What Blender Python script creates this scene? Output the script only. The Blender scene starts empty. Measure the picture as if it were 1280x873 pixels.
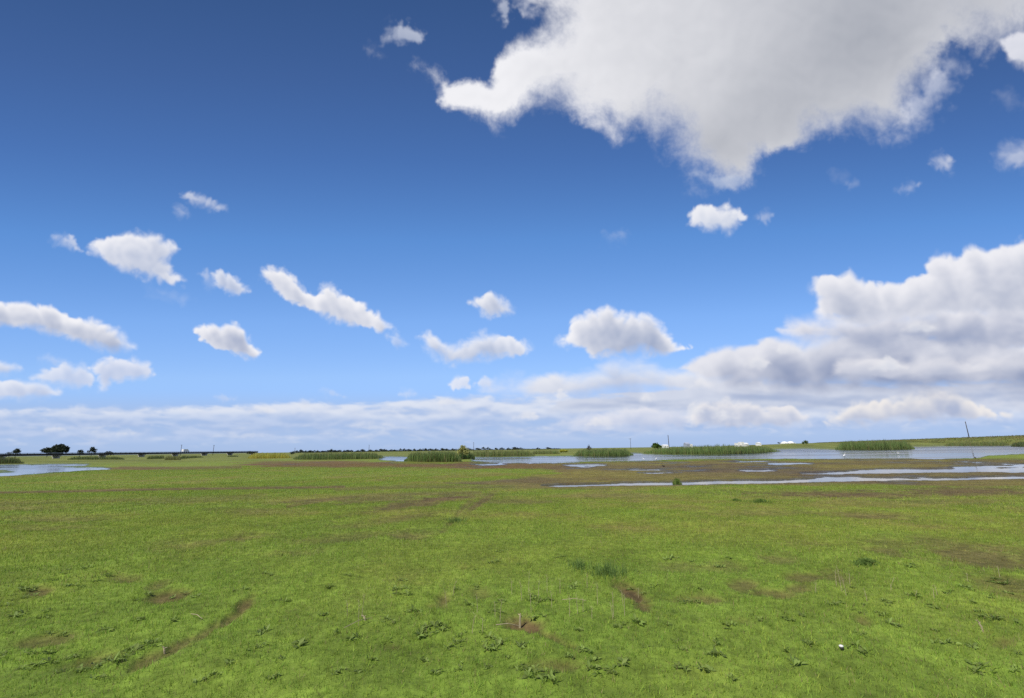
import bpy, math, random
import numpy as np
from mathutils import Vector, Matrix
R = math.radians
rnd = random.Random(4)
scene = bpy.context.scene
col = scene.collection

# ------------------------------------------------------------------ camera
EYE = 1.70                      # eye height over the marsh water
FPX = 569.0                     # 16 mm lens, in pixels of the 1280-wide photo
PITCH = math.atan(135.2/FPX); ROLL = .0142
FW = Vector((0, math.cos(PITCH), math.sin(PITCH)))
UP0 = Vector((0, -math.sin(PITCH), math.cos(PITCH))); RT0 = Vector((1, 0, 0))
RT = RT0*math.cos(ROLL)-UP0*math.sin(ROLL)
UP = RT0*math.sin(ROLL)+UP0*math.cos(ROLL)
cam = bpy.data.objects.new('camera', bpy.data.cameras.new('camera'))
col.objects.link(cam); scene.camera = cam
cam.data.lens = 16.0; cam.data.sensor_width = 36; cam.data.sensor_fit = 'HORIZONTAL'
cam.data.shift_y = -10/1280
cam.data.clip_start = .05; cam.data.clip_end = 30000
M = Matrix((RT, UP, -FW)).transposed().to_4x4(); M.translation = (0, 0, EYE)
cam.matrix_world = M

# ------------------------------------------------------------------ sun and exposure
SUN_EL, SUN_AZ = 49, -132        # degrees; azimuth clockwise from straight ahead
sd = Vector((math.sin(R(SUN_AZ))*math.cos(R(SUN_EL)), math.cos(R(SUN_AZ))*math.cos(R(SUN_EL)), math.sin(R(SUN_EL))))
sun = bpy.data.objects.new('sun', bpy.data.lights.new('sun', 'SUN'))
sun.data.energy = 5.0; sun.data.angle = R(.53); sun.data.color = (1, .96, .89)
sun.rotation_euler = sd.to_track_quat('Z', 'Y').to_euler(); sun.location = (0, 0, 60)
col.objects.link(sun)
scene.view_settings.view_transform = 'Standard'; scene.view_settings.look = 'None'
scene.view_settings.exposure = 0; scene.view_settings.gamma = 1
scene.cycles.use_denoising = False; scene.cycles.max_bounces = 6; scene.cycles.transparent_max_bounces = 8
scene.cycles.caustics_reflective = False; scene.cycles.caustics_refractive = False

# ------------------------------------------------------------------ the sky: clear air and clouds by direction
CX0, CY0, CW, CH = -260, -300, 1800, 900      # extent of the sky chart
class Noise:
    def __init__(s, seed):
        r = np.random.RandomState(seed)
        s.p = r.permutation(512); s.p = np.concatenate([s.p, s.p, s.p])
        a = r.rand(512)*2*np.pi; s.g = np.stack([np.cos(a), np.sin(a)], 1).astype(np.float32)
    def at(s, x, y):
        xi = np.floor(x).astype(np.int32); yi = np.floor(y).astype(np.int32)
        fx = (x-xi).astype(np.float32); fy = (y-yi).astype(np.float32)
        xi &= 511; yi &= 511
        u = fx*fx*fx*(fx*(fx*6-15)+10); v = fy*fy*fy*(fy*(fy*6-15)+10)
        def d(i, j):
            g = s.g[s.p[s.p[(xi+i) & 511]+((yi+j) & 511)]]
            return g[..., 0]*(fx-i)+g[..., 1]*(fy-j)
        a = d(0, 0); a += u*(d(1, 0)-a)
        b = d(0, 1); b += u*(d(1, 1)-b)
        return (a+v*(b-a))*1.5
    def fbm(s, x, y, o=5, gain=.5, lac=2.03, billow=False):
        t = 0; amp = 1.; n = 0
        for k in range(o):
            v = s.at(x+k*37.7, y-k*11.3)
            if billow: v = 1-2*np.abs(v)
            t = t+amp*v; n += amp; amp *= gain; x = x*lac; y = y*lac
        return t/n
def poly_sd(px, py, poly):
    """signed distance to a closed polygon, positive inside"""
    P = np.asarray(poly, np.float32); Q = np.roll(P, -1, 0)
    d = np.full(px.shape, 1e9, np.float32); ins = np.zeros(px.shape, bool)
    for (ax, ay), (bx, by) in zip(P, Q):
        ex, ey = bx-ax, by-ay
        t = np.clip(((px-ax)*ex+(py-ay)*ey)/(ex*ex+ey*ey+1e-9), 0, 1)
        d = np.minimum(d, (px-ax-t*ex)**2+(py-ay-t*ey)**2)
        if ay != by:
            ins ^= ((ay > py) != (by > py)) & (px < ex*(py-ay)/(by-ay)+ax)
    d = np.sqrt(d)
    return np.where(ins, d, -d)
def blur(a, r):
    if r < 1: return a
    for ax in (0, 1, 0, 1):
        c = np.cumsum(np.pad(a, [(r+1, r) if i == ax else (0, 0) for i in (0, 1)], mode='edge'), ax)
        n = a.shape[ax]
        a = (np.take(c, range(2*r+1, 2*r+1+n), ax)-np.take(c, range(0, n), ax))/(2*r+1)
    return a
def shift(a, dx, dy):
    """value of a at (x+dx, y+dy)"""
    h, w = a.shape
    ys = np.clip(np.arange(h)+int(round(dy)), 0, h-1); xs = np.clip(np.arange(w)+int(round(dx)), 0, w-1)
    return a[ys][:, xs]
def lin(c): 
    c = np.asarray(c, np.float32)/255.
    return np.where(c < .04045, c/12.92, ((c+.055)/1.055)**2.4)
def build_clouds():
    N = Noise(7)
    gy, gx = np.mgrid[CY0:CY0+CH, CX0:CX0+CW].astype(np.float32)
    A = np.zeros((CH, CW), np.float32); RGB = np.zeros((CH, CW, 3), np.float32)
    def over(sl, al, col):
        A[sl] = al+A[sl]*(1-al)
        RGB[sl] = col*al[..., None]+RGB[sl]*(1-al[..., None])
    def sm(x): x = np.clip(x, 0, 1); return x*x*(3-2*x)
    def cloud(poly, amp=6, wl=26, soft=5, dens=1., white=(243, 243, 247), grey=(188, 196, 214), size=18, k=.75,
              sx=1., seed=0, billow=.78, tex=.5, edge=2.2, gain=.47, thick=.12, dark=(), wisp=1.):
        P = np.asarray(poly, np.float32); m = int(amp*2+soft*3+size*1.2+12)
        x0 = max(int(P[:, 0].min())-m, CX0)-CX0; x1 = min(int(P[:, 0].max())+m, CX0+CW)-CX0
        y0 = max(int(P[:, 1].min())-m, CY0)-CY0; y1 = min(int(P[:, 1].max())+m, CY0+CH)-CY0
        sl = (slice(y0, y1), slice(x0, x1)); x = gx[sl]; y = gy[sl]
        o = 91.3*seed
        wx = N.fbm(x/wl/1.7+o, y/wl/1.7, 3)*wl*.4; wy = N.fbm(x/wl/1.7-o, y/wl/1.7+50, 3)*wl*.4
        nb = .8-N.fbm((x+wx)/wl/sx+o, (y+wy)/wl, 5, gain, billow=True)     # round lobes, sharp creases
        nf = N.fbm((x+wx*.6)/wl/sx*1.2+o+9, (y+wy*.6)/wl*1.2+o, 7, gain+.1)
        nl = N.fbm(x/wl/2.6-o, y/wl/2.6+o, 2)
        n = billow*(nb*1.3-.42)+(1-billow)*nf*1.3
        d = poly_sd(x, y, P)+edge
        f = d+amp*(n+.5*nl)
        # some of the rim is crisp, some of it frays into the blue
        low = np.clip(shift(d, 0, -9)-d, 0, 9)/9        # 1 along the underside
        sf = soft*np.clip(1.1+2.2*nl*wisp+.5*low, .5, 2.8)
        f = f+nf*sf*(.85-.35*billow)
        al = sm((f+sf*.5)/(sf*2.3))
        T = (1-np.exp(-np.maximum(f, 0)/size))*np.clip(1+tex*(1.3*n+1.2*nl), .1, 2)
        T = T*al
        for (qx, qy, qr, qa) in dark:
            T = T+qa*np.exp(-((x-qx)**2+((y-qy)*1.25)**2)/qr**2)*al
        S = 0
        for q, w in ((.2, .7), (.5, 1.), (.9, 1.), (1.4, .9)):
            S = S+w*shift(T, -.4*size*q, -.92*size*q)
        puff = blur(nb, 1)
        puff = puff-.5*shift(puff, -.10*wl, -.2*wl)-.5*shift(puff, -.04*wl, -.09*wl)
        B = np.exp(-k*S*.62-thick*T)
        p95 = np.percentile(B[al > .6], 97) if (al > .6).any() else 1
        B = np.clip(B/p95, 0, 1)
        B = np.clip(B+.36*puff*tex+.10*nf*tex, 0, 1)
        B = blur(B.astype(np.float32), 1)
        col = lin(grey)+(lin(white)-lin(grey))*B[..., None]
        over(sl, (al*dens).astype(np.float32), col.astype(np.float32))
    def bank(y_top, y_bot, dens, white, grey, wlx, wly, cover, seed, ramp=.5):
        """a far row of flattened cumulus lying just above the horizon"""
        pad = 30
        yt = np.interp(gx[0], *y_top); yb = np.interp(gx[0], *y_bot)
        y0 = int(yt.min())-pad-CY0; y1 = int(yb.max())+pad-CY0
        sl = (slice(y0, y1), slice(0, CW)); x = gx[sl]; y = gy[sl]
        xw = x+N.fbm(x/wlx*.8+seed, y/wly*.6, 3)*wlx*.25
        n = N.fbm(xw/wlx+seed*7.1, y/wly, 5, .5)
        nb = N.fbm(xw/wlx*2.4+seed*3.1, y/wly*1.5, 5, .5, billow=True)
        t = sm((y-yt[None]+7*nb-1)/7)*sm((yb[None]-y)/16)
        f = n*.9+nb*.4+cover-.25
        al = sm((f+.05)/ramp)*t
        up = (shift(f*t, 0, -3)+shift(f*t, -2, -6)+shift(f*t, -3, -11))/3
        B = np.clip(.42+.95*(f-up)+.25*nb, 0, 1)
        B = blur(B.astype(np.float32), 1)
        col = lin(grey)+(lin(white)-lin(grey))*sm(B)[..., None]
        over(sl, (al*dens).astype(np.float32), col.astype(np.float32))
    # ---- veil and far rows over the horizon
    yv = gy; 
    hz = sm((gy-484)/40)*.80
    hc = lin((168, 191, 229))[None, None]*np.ones((CH, CW, 1), np.float32)
    over((slice(0, CH), slice(0, CW)), hz.astype(np.float32), hc)
    X = [-260, 0, 100, 300, 370, 450, 510, 600, 700, 900, 1100, 1280, 1540]
    bank((X, [514, 512, 509, 509, 505, 506, 500, 496, 500, 506, 500, 496, 496]), (X, [558]*7+[556]*2+[548, 544, 540, 536]),
         .8, (197, 211, 238), (168, 189, 227), 90, 14, .55, 1, .7)
    bank((X, [516, 514, 512, 508, 504, 505, 500, 494, 498, 506, 500, 496, 496]), (X, [528]*5+[532, 534, 530, 528, 532, 532, 528, 526]),
         .9, (224, 230, 243), (178, 195, 228), 120, 20, .40, 2, .5)
    bank((X, [530]*13), (X, [564]*8+[556, 552, 548, 545, 540]), .5, (216, 223, 238), (170, 190, 226), 60, 11, .02, 5)
    bank(([-260, 600, 700, 800, 900, 1540], [600, 600, 500, 488, 480, 478]), ([-260, 1540], [524, 520]), 1., (208, 215, 232), (170, 184, 214), 150, 18, .85, 8)
    # low right rows
    FW, FG = (240, 237, 238), (150, 167, 204)
    cloud([(690, 532), (720, 520), (800, 508), (850, 515), (870, 522), (850, 534), (760, 538)], 7, 22, 5, .8, (232, 232, 240), (172, 188, 222), 12, seed=31, sx=1.6)
    cloud([(860, 518), (880, 505), (905, 500), (930, 506), (960, 512), (985, 505), (1000, 514), (1015, 522), (1000, 532), (920, 534), (870, 532)], 7, 20, 4, .85, FW, FG, 12, seed=32, sx=1.3)
    cloud([(1040, 520), (1070, 503), (1120, 499), (1165, 490), (1190, 488), (1215, 500), (1240, 515), (1262, 521), (1200, 524), (1120, 526), (1060, 530), (1030, 527)], 7, 22, 4, .9, (243, 238, 234), FG, 14, seed=33, sx=1.3)
    cloud([(1250, 505), (1300, 500), (1400, 498), (1540, 490), (1540, 512), (1400, 520), (1300, 522)], 7, 22, 8, .8, (215, 220, 234), FG, 14, seed=34, sx=1.6)
    # ---- the grey bank on the right, far shelf first
    cloud([(604, 490), (625, 477), (670, 468), (741, 461), (769, 452), (802, 451), (830, 458), (862, 460), (900, 466), (960, 470), (960, 488), (900, 497), (830, 494), (740, 500), (690, 503), (640, 498)],
          9, 36, 9, 1, (230, 233, 242), (168, 182, 213), 20, .8, seed=41, sx=1.7)
    cloud([(846, 462), (862, 446), (881, 437), (926, 429), (962, 421), (1010, 424), (1060, 418), (1110, 412), (1200, 424), (1290, 418), (1400, 400), (1540, 390), (1540, 498), (1380, 502), (1280, 497), (1180, 492), (1100, 495), (1000, 494), (930, 492), (880, 482)],
          10, 44, 8, 1, (230, 231, 239), (136, 150, 184), 30, 1.1, seed=42, sx=1.7, tex=.75)
    cloud([(1040, 470), (1048, 452), (1090, 446), (1130, 446), (1170, 452), (1230, 446), (1300, 440), (1400, 436), (1400, 462), (1250, 470), (1140, 476)],
          9, 34, 9, .8, (236, 235, 240), (165, 176, 203), 18, .8, seed=43, sx=1.9)
    cloud([(1040, 398), (1075, 388), (1120, 372), (1170, 366), (1230, 362), (1300, 360), (1400, 352), (1400, 400), (1290, 404), (1200, 400), (1120, 408), (1060, 412)], 9, 30, 9, .9, (226, 228, 238), (166, 177, 203), 20, .7, seed=46, sx=1.4)
    cloud([(962, 412), (985, 404), (1000, 399), (1030, 393), (1085, 392), (1120, 384), (1200, 378), (1290, 374), (1400, 360), (1540, 350), (1540, 440), (1400, 445), (1280, 438), (1200, 442), (1120, 440), (1050, 436), (990, 424)],
          9, 36, 7, 1, (234, 234, 241), (150, 162, 192), 24, 1., seed=44, sx=1.5, tex=.7)
    cloud([(1013, 364), (1020, 350), (1031, 341), (1050, 343), (1062, 336), (1072, 343), (1082, 352), (1105, 356), (1135, 350), (1149, 345), (1160, 331), (1175, 318), (1202, 318), (1220, 309), (1236, 312), (1252, 308), (1280, 298), (1340, 285), (1440, 270), (1540, 268), (1540, 404), (1400, 402), (1290, 398), (1200, 394), (1130, 400), (1070, 408), (1036, 404), (1016, 390), (1022, 374)],
          9, 34, 6, 1, (238, 238, 244), (170, 179, 202), 24, .8, seed=45, sx=1.15, tex=.6)
    for i, (cx, cy, rx, ry) in enumerate([(868, 512, 14, 8), (808, 497, 10, 6), (905, 520, 16, 6), (700, 494, 12, 6), (948, 452, 16, 8), (1110, 456, 22, 9), (1150, 408, 24, 9), (985, 436, 16, 7), (876, 480, 14, 7), (752, 528, 20, 6), (660, 520, 18, 5), (330, 512, 16, 5), (380, 505, 14, 5), (97, 510, 12, 4), (560, 502, 18, 5), (70, 536, 12, 4), (160, 541, 14, 4), (470, 530, 22, 4)]):
        far = cy > 500
        cloud([(cx-rx, cy+ry*.5), (cx-rx*.6, cy-ry*.4), (cx-.1*rx, cy-ry), (cx+rx*.5, cy-ry*.6), (cx+rx, cy+ry*.4), (cx+rx*.4, cy+ry*.8), (cx-rx*.4, cy+ry*.8)], 4, 13, 5, .5 if cx < 600 else .7, (236, 236, 240), (196, 205, 224), 9, .5, seed=120+i, sx=1.4)
    # ---- single fair-weather clouds
    W, G = (243, 243, 247), (166, 178, 205)
    cloud([(696, 427), (708, 415), (715, 403), (729, 393), (746, 390), (760, 385), (774, 392), (786, 389), (800, 393), (814, 398), (828, 407), (838, 418), (846, 432), (864, 436), (833, 445), (805, 443), (783, 442), (757, 445), (741, 450), (730, 440), (712, 433)],
          8, 26, 5, .97, (247, 246, 249), (158, 170, 198), 18, .95, seed=51)
    cloud([(589, 378), (598, 371), (612, 366), (622, 370), (632, 378), (640, 390), (625, 394), (610, 398), (603, 392), (600, 385)], 5, 15, 3.5, .95, W, G, 10, .6, seed=52)
    cloud([(523, 420), (535, 417), (545, 420), (552, 430), (570, 432), (585, 425), (600, 418), (620, 419), (640, 419), (655, 428), (664, 438), (650, 444), (620, 449), (600, 449), (575, 454), (560, 456), (552, 446), (538, 440)], 7, 20, 5, .9, W, G, 12, .7, seed=53)
    cloud([(328, 341), (336, 334), (352, 337), (367, 347), (378, 360), (390, 370), (397, 368), (403, 357), (412, 357), (423, 367), (443, 374), (455, 384), (469, 393), (478, 404), (492, 409), (478, 414), (455, 410), (428, 404), (407, 396), (380, 384), (356, 376), (343, 362)], 6, 18, 3.5, .98, (247, 246, 249), (166, 177, 203), 13, .55, seed=54)
    cloud([(484, 420), (496, 416), (512, 430), (505, 436), (492, 430)], 6, 16, 8, .4, W, G, 8, seed=55)
    cloud([(243, 412), (255, 406), (275, 410), (295, 405), (304, 414), (310, 427), (326, 441), (316, 448), (295, 442), (270, 436), (250, 424)], 5, 17, 3, .97, (247, 246, 249), (152, 164, 194), 12, .75, seed=56)
    cloud([(-60, 372), (0, 377), (30, 380), (60, 384), (82, 393), (103, 402), (117, 397), (130, 406), (152, 418), (166, 434), (140, 439), (110, 431), (80, 421), (40, 411), (10, 407), (-60, 404)], 6, 22, 3.5, .97, (247, 246, 249), (156, 168, 196), 14, .75, seed=57)
    cloud([(108, 305), (125, 299), (160, 292), (185, 292), (205, 300), (221, 308), (217, 319), (207, 329), (219, 344), (231, 351), (213, 355), (190, 347), (165, 341), (145, 336), (128, 322)], 7, 19, 4.5, .93, (246, 245, 248), (172, 184, 210), 14, .5, seed=58)
    cloud([(66, 297), (80, 294), (95, 298), (96, 308), (110, 317), (90, 311)], 5, 12, 5, .6, W, G, 8, .4, seed=59)
    cloud([(185, 358), (205, 362), (240, 374), (225, 378), (200, 370)], 7, 20, 9, .18, W, G, 8, .4, seed=60)
    cloud([(264, 342), (275, 338), (290, 346), (313, 364), (298, 368), (282, 364), (270, 354)], 4, 13, 3.5, .82, W, G, 9, .5, seed=61)
    cloud([(248, 342), (258, 338), (268, 352), (262, 360)], 5, 13, 7, .35, W, G, 8, .4, seed=62)
    cloud([(227, 244), (240, 241), (262, 248), (280, 261), (272, 264), (255, 257), (238, 252)], 4, 12, 5, .55, W, G, 8, .3, seed=63)
    cloud([(218, 260), (226, 258), (234, 268), (226, 270)], 4, 11, 5, .4, W, G, 8, .3, seed=64)
    cloud([(482, 48), (490, 31), (502, 24), (514, 35), (533, 42), (526, 53), (505, 57)], 9, 18, 9, .55, (225, 230, 242), G, 12, .3, seed=65, billow=.25)
    cloud([(455, 60), (470, 56), (474, 68), (462, 72)], 8, 16, 9, .15, W, G, 8, .3, seed=66)
    cloud([(860, 270), (868, 258), (882, 254), (895, 261), (908, 254), (922, 262), (935, 271), (922, 280), (912, 291), (905, 287), (881, 287), (864, 281)], 6, 18, 5, .95, W, (182, 194, 218), 12, .45, seed=67)
    cloud([(948, 270), (958, 264), (966, 268), (958, 280), (950, 279)], 5, 12, 7, .3, W, G, 8, .3, seed=68)
    cloud([(1165, 200), (1178, 194), (1194, 202), (1186, 213), (1172, 211)], 6, 14, 7, .55, W, G, 8, .3, seed=69)
    cloud([(1123, 239), (1135, 231), (1150, 230), (1137, 241)], 4, 11, 6, .4, W, G, 8, .3, seed=70)
    cloud([(1244, 192), (1258, 180), (1290, 182), (1300, 205), (1270, 212), (1252, 207)], 8, 18, 9, .5, W, G, 10, .3, seed=71)
    cloud([(1040, 215), (1055, 222), (1075, 230), (1060, 235), (1042, 224)], 7, 16, 9, .14, W, G, 8, .3, seed=72)
    cloud([(756, 294), (772, 288), (786, 292), (770, 300)], 6, 14, 8, .16, W, G, 8, .3, seed=73)
    cloud([(1240, 115), (1262, 112), (1280, 128), (1260, 136)], 8, 18, 10, .14, W, G, 8, .3, seed=74)
    cloud([(-60, 452), (10, 454), (24, 460), (10, 466), (-60, 467)], 4, 15, 4, .85, (236, 238, 246), G, 9, .6, seed=75)
    cloud([(40, 474), (52, 463), (78, 456), (98, 458), (116, 466), (116, 482), (98, 486), (70, 481)], 5, 16, 4, .85, (232, 235, 245), (186, 199, 228), 10, .7, seed=76, sx=1.4)
    cloud([(112, 460), (128, 449), (138, 445), (150, 450), (168, 450), (188, 457), (192, 468), (170, 475), (140, 477), (133, 488), (126, 486), (122, 470)], 5, 15, 4, .88, (238, 239, 247), (184, 196, 224), 10, .75, seed=77, sx=1.2)
    cloud([(-60, 474), (0, 477), (20, 475), (50, 481), (76, 490), (58, 497), (20, 498), (-60, 496)], 4, 17, 3.5, .9, (236, 238, 246), (182, 194, 222), 11, .8, seed=78, sx=1.4)
    cloud([(48, 448), (58, 444), (86, 452), (70, 456)], 4, 12, 5, .4, (230, 234, 245), G, 8, .4, seed=79)
    cloud([(561, 481), (574, 471), (587, 475), (586, 484), (568, 487)], 4, 12, 4, .85, (235, 237, 246), (190, 202, 229), 9, .5, seed=80)
    cloud([(594, 480), (606, 471), (618, 476), (614, 487)], 4, 12, 5, .7, (232, 235, 245), G, 9, .5, seed=81)
    cloud([(500, 493), (508, 488), (518, 492), (508, 496)], 3, 10, 4, .5, (225, 230, 243), G, 8, .4, seed=82)
    cloud([(402, 486), (414, 488), (430, 496), (416, 495)], 3, 10, 5, .35, (215, 222, 240), G, 8, .4, seed=83)
    cloud([(268, 497), (276, 494), (294, 499), (278, 502)], 3, 10, 5, .4, (215, 222, 240), G, 8, .4, seed=84)
    # ---- the large cloud overhead
    cloud([(655, -80), (650, -20), (664, 2), (680, 10), (686, 24), (682, 36), (672, 38), (663, 43), (648, 50), (632, 60), (618, 78), (612, 100), (600, 92), (584, 96), (563, 104), (548, 92), (526, 79), (540, 98), (549, 112), (546, 127), (565, 138), (586, 138), (604, 146), (622, 157), (640, 151), (655, 139), (668, 133), (689, 134), (709, 142), (735, 152), (755, 162), (766, 174), (784, 169), (800, 158), (817, 168), (837, 170), (846, 190), (860, 210), (884, 220), (911, 232), (938, 222), (948, 202), (975, 190), (1008, 180), (1040, 166), (1070, 160), (1100, 168), (1126, 160), (1146, 146), (1136, 124), (1150, 104), (1166, 84), (1176, 66), (1190, 54), (1204, 62), (1222, 66), (1240, 52), (1256, 50), (1290, 36), (1420, 10), (1500, -80), (1300, -260), (900, -280), (700, -200)],
          12, 48, 14, 1, (241, 241, 245), (112, 122, 140), 58, .05, seed=91, billow=.25, tex=.2, gain=.58, thick=.30, wisp=1.3, dark=[(1090, 45, 95, 1.4), (965, 150, 80, 1.2), (885, 195, 55, 1.2), (1010, 95, 110, .55), (1040, -80, 130, .9), (1230, -10, 110, .8), (820, 155, 60, .4)])
    cloud([(1250, 52), (1262, 48), (1300, 40), (1400, 20), (1400, 70), (1300, 92), (1272, 84), (1256, 76)], 9, 30, 8, .97, (226, 227, 236), (186, 193, 208), 24, .5, seed=92, billow=.3)
    cloud([(628, -20), (640, 10), (634, 28), (624, 24), (622, 4)], 8, 16, 8, .5, (225, 229, 240), G, 10, .3, seed=93, billow=.2)
    cloud([(640, -30), (665, -10), (672, 16), (656, 20), (644, 10)], 9, 18, 9, .6, (228, 230, 240), G, 10, .3, seed=94, billow=.2)
    cloud([(1110, 160), (1140, 120), (1165, 84), (1196, 66), (1194, 100), (1172, 136), (1148, 162)], 16, 26, 16, .6, (226, 229, 240), G, 12, .3, seed=95, billow=.2)
    cloud([(868, 216), (900, 222), (945, 214), (935, 226), (911, 240), (890, 234)], 9, 20, 9, .5, (205, 214, 230), G, 12, .3, seed=96, billow=.2)
    return A, RGB/np.maximum(A[..., None], 1e-4)

def sky_map():
    """the cloud chart turned into an azimuth / elevation map of the whole sky"""
    W, H, E0, E1 = 4096, 1024, -3., 87.
    A, C = build_clouds()
    # keep the rim of the chart clear so it fades into open sky
    fx = np.clip(np.minimum(np.arange(CW), np.arange(CW)[::-1])/90., 0, 1)
    fy = np.clip(np.arange(CH)/150., 0, 1)
    band = np.clip((np.arange(CH)+CY0-440)/40., 0, 1)[:, None]      # the far rows go all the way round
    A = A*np.maximum(fx[None]*np.ones((CH, 1)), band)*fy[:, None]
    el = np.radians(E0+(np.arange(H)+.5)/H*(E1-E0))[:, None]; az = ((np.arange(W)+.5)/W*2-1)[None]*np.pi
    dx = np.cos(el)*np.sin(az); dy = np.abs(np.cos(el)*np.cos(az)); dz = np.sin(el)*np.ones_like(az)
    f = dx*FW[0]+dy*FW[1]+dz*FW[2]; r = dx*RT[0]+dy*RT[1]+dz*RT[2]; u = dx*UP[0]+dy*UP[1]+dz*UP[2]
    f = np.maximum(f, .06)
    # beside the chart the far rows are repeated at their own elevation
    X = 640+FPX*r/f; Y = 426.5-FPX*u/f
    e = np.degrees(np.arcsin(dz)); side = (X < CX0+2) | (X > CX0+CW-3)
    Yh = 561.5-np.tan(np.radians(np.clip(e, -3, 60)))*FPX
    wrapx = CX0+100+np.abs((np.degrees(az)*9.9*1.0) % 3000-1500)
    Y = np.where(side, Yh+.0142*(640-np.clip(X, CX0, CX0+CW)), Y)
    X = np.where(side, np.clip(wrapx, CX0+2, CX0+CW-3)*np.ones_like(X), X)
    xi = np.clip(X-CX0, 0, CW-1.01); yi = np.clip(Y-CY0, 0, CH-1.01)
    x0 = xi.astype(int); y0 = yi.astype(int); tx = (xi-x0)[..., None]; ty = (yi-y0)[..., None]
    P = np.concatenate([C*A[..., None], A[..., None]], -1)
    v = (P[y0, x0]*(1-tx)+P[y0, x0+1]*tx)*(1-ty)+(P[y0+1, x0]*(1-tx)+P[y0+1, x0+1]*tx)*ty
    v[..., :3] /= np.maximum(v[..., 3:], 1e-4)
    im = bpy.data.images.new('cloud_map', W, H, alpha=True, float_buffer=True)
    im.colorspace_settings.name = 'Non-Color'; im.alpha_mode = 'CHANNEL_PACKED'
    im.pixels.foreach_set(np.ascontiguousarray(v, np.float32).ravel()); im.update()
    return im, E0, E1

world = bpy.data.worlds.new('World'); scene.world = world; world.use_nodes = True
def build_world():
    nt = world.node_tree; nt.nodes.clear()
    N = nt.nodes.new; L = nt.links.new
    def math_(op, a, b=None):
        n = N('ShaderNodeMath'); n.operation = op
        for i, v in enumerate((a, b)):
            if v is None: continue
            if isinstance(v, (int, float)): n.inputs[i].default_value = v
            else: L(v, n.inputs[i])
        return n.outputs[0]
    STR = .10
    out = N('ShaderNodeOutputWorld'); bg = N('ShaderNodeBackground'); bg.inputs['Strength'].default_value = STR
    sky = N('ShaderNodeTexSky'); sky.sky_type = 'NISHITA'; sky.sun_disc = False
    sky.sun_elevation = R(SUN_EL); sky.sun_rotation = R(SUN_AZ)
    sky.altitude = 10; sky.air_density = 1.0; sky.dust_density = .35; sky.ozone_density = 1.6
    tc = N('ShaderNodeTexCoord'); sp = N('ShaderNodeSeparateXYZ'); L(tc.outputs['Generated'], sp.inputs[0])
    az = math_('ARCTAN2', sp.outputs['X'], sp.outputs['Y']); el = math_('ARCSINE', sp.outputs['Z'])
    im, e0, e1 = sky_map()
    u = math_('MULTIPLY_ADD', az, 1/(2*math.pi)); u.node.inputs[2].default_value = .5
    v = math_('MULTIPLY_ADD', el, 1/R(e1-e0)); v.node.inputs[2].default_value = -e0/(e1-e0)
    cb = N('ShaderNodeCombineXYZ'); L(u, cb.inputs[0]); L(v, cb.inputs[1])
    tx = N('ShaderNodeTexImage'); tx.image = im; tx.extension = 'EXTEND'; tx.interpolation = 'Linear'; L(cb.outputs[0], tx.inputs[0])
    # the air of that day: the clear sky's hue by elevation
    rmp = N('ShaderNodeValToRGB')
    # sky tone by height plus lens falloff, both put into the colour: lines of equal blue run flat across the view
    hx = math_('MULTIPLY', math_('MULTIPLY', sp.outputs['X'], sp.outputs['X']), .11); hy = math_('MULTIPLY', sp.outputs['Y'], sp.outputs['Y'])
    hr = math_('SQRT', math_('ADD', hx, hy)); el2 = math_('ARCTAN2', sp.outputs['Z'], hr)
    vb = N('ShaderNodeCombineXYZ'); L(math_('MULTIPLY', sp.outputs['X'], .25), vb.inputs[0]); L(hr, vb.inputs[1]); L(sp.outputs['Z'], vb.inputs[2])
    vn = N('ShaderNodeVectorMath'); vn.operation = 'NORMALIZE'; L(vb.outputs[0], vn.inputs[0]); L(vn.outputs[0], sky.inputs['Vector'])
    L(math_('MULTIPLY', el2, 1/R(90)), rmp.inputs[0])
    els = rmp.color_ramp.elements
    while len(els) > 1: els.remove(els[0])
    for i, (p, c) in enumerate(SKY_TINT):
        e = els[0] if i == 0 else els.new(p/90)
        e.position = p/90; e.color = (*c, 1)
    tint = N('ShaderNodeMix'); tint.data_type = 'RGBA'; tint.blend_type = 'MULTIPLY'; tint.inputs[0].default_value = 1
    L(sky.outputs[0], tint.inputs[6]); L(rmp.outputs[0], tint.inputs[7])
    sc = N('ShaderNodeVectorMath'); sc.operation = 'SCALE'; L(tx.outputs['Color'], sc.inputs[0]); sc.inputs['Scale'].default_value = 1/STR
    mx = N('ShaderNodeMix'); mx.data_type = 'RGBA'
    L(tx.outputs['Alpha'], mx.inputs[0]); L(tint.outputs[2], mx.inputs[6]); L(sc.outputs[0], mx.inputs[7])
    L(mx.outputs[2], bg.inputs['Color']); L(bg.outputs[0], out.inputs[0])
    world.cycles.sampling_method = 'MANUAL'; world.cycles.sample_map_resolution = 512
SKY_TINT = [(0.2, (0.671, 0.946, 1.888)), (4.0, (0.713, 0.883, 1.452)), (9.0, (1.113, 1.272, 1.642)), (16.0, (1.168, 1.475, 1.906)), (25.9, (0.924, 1.424, 1.945)), (35.1, (0.729, 1.091, 1.593)), (43.2, (0.629, 0.885, 1.287)), (50.2, (0.509, 0.739, 1.067)), (56.1, (0.447, 0.632, 0.93)), (62.0, (0.411, 0.568, 0.821)), (90, (0.411, 0.568, 0.821))]
build_world()

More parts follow.
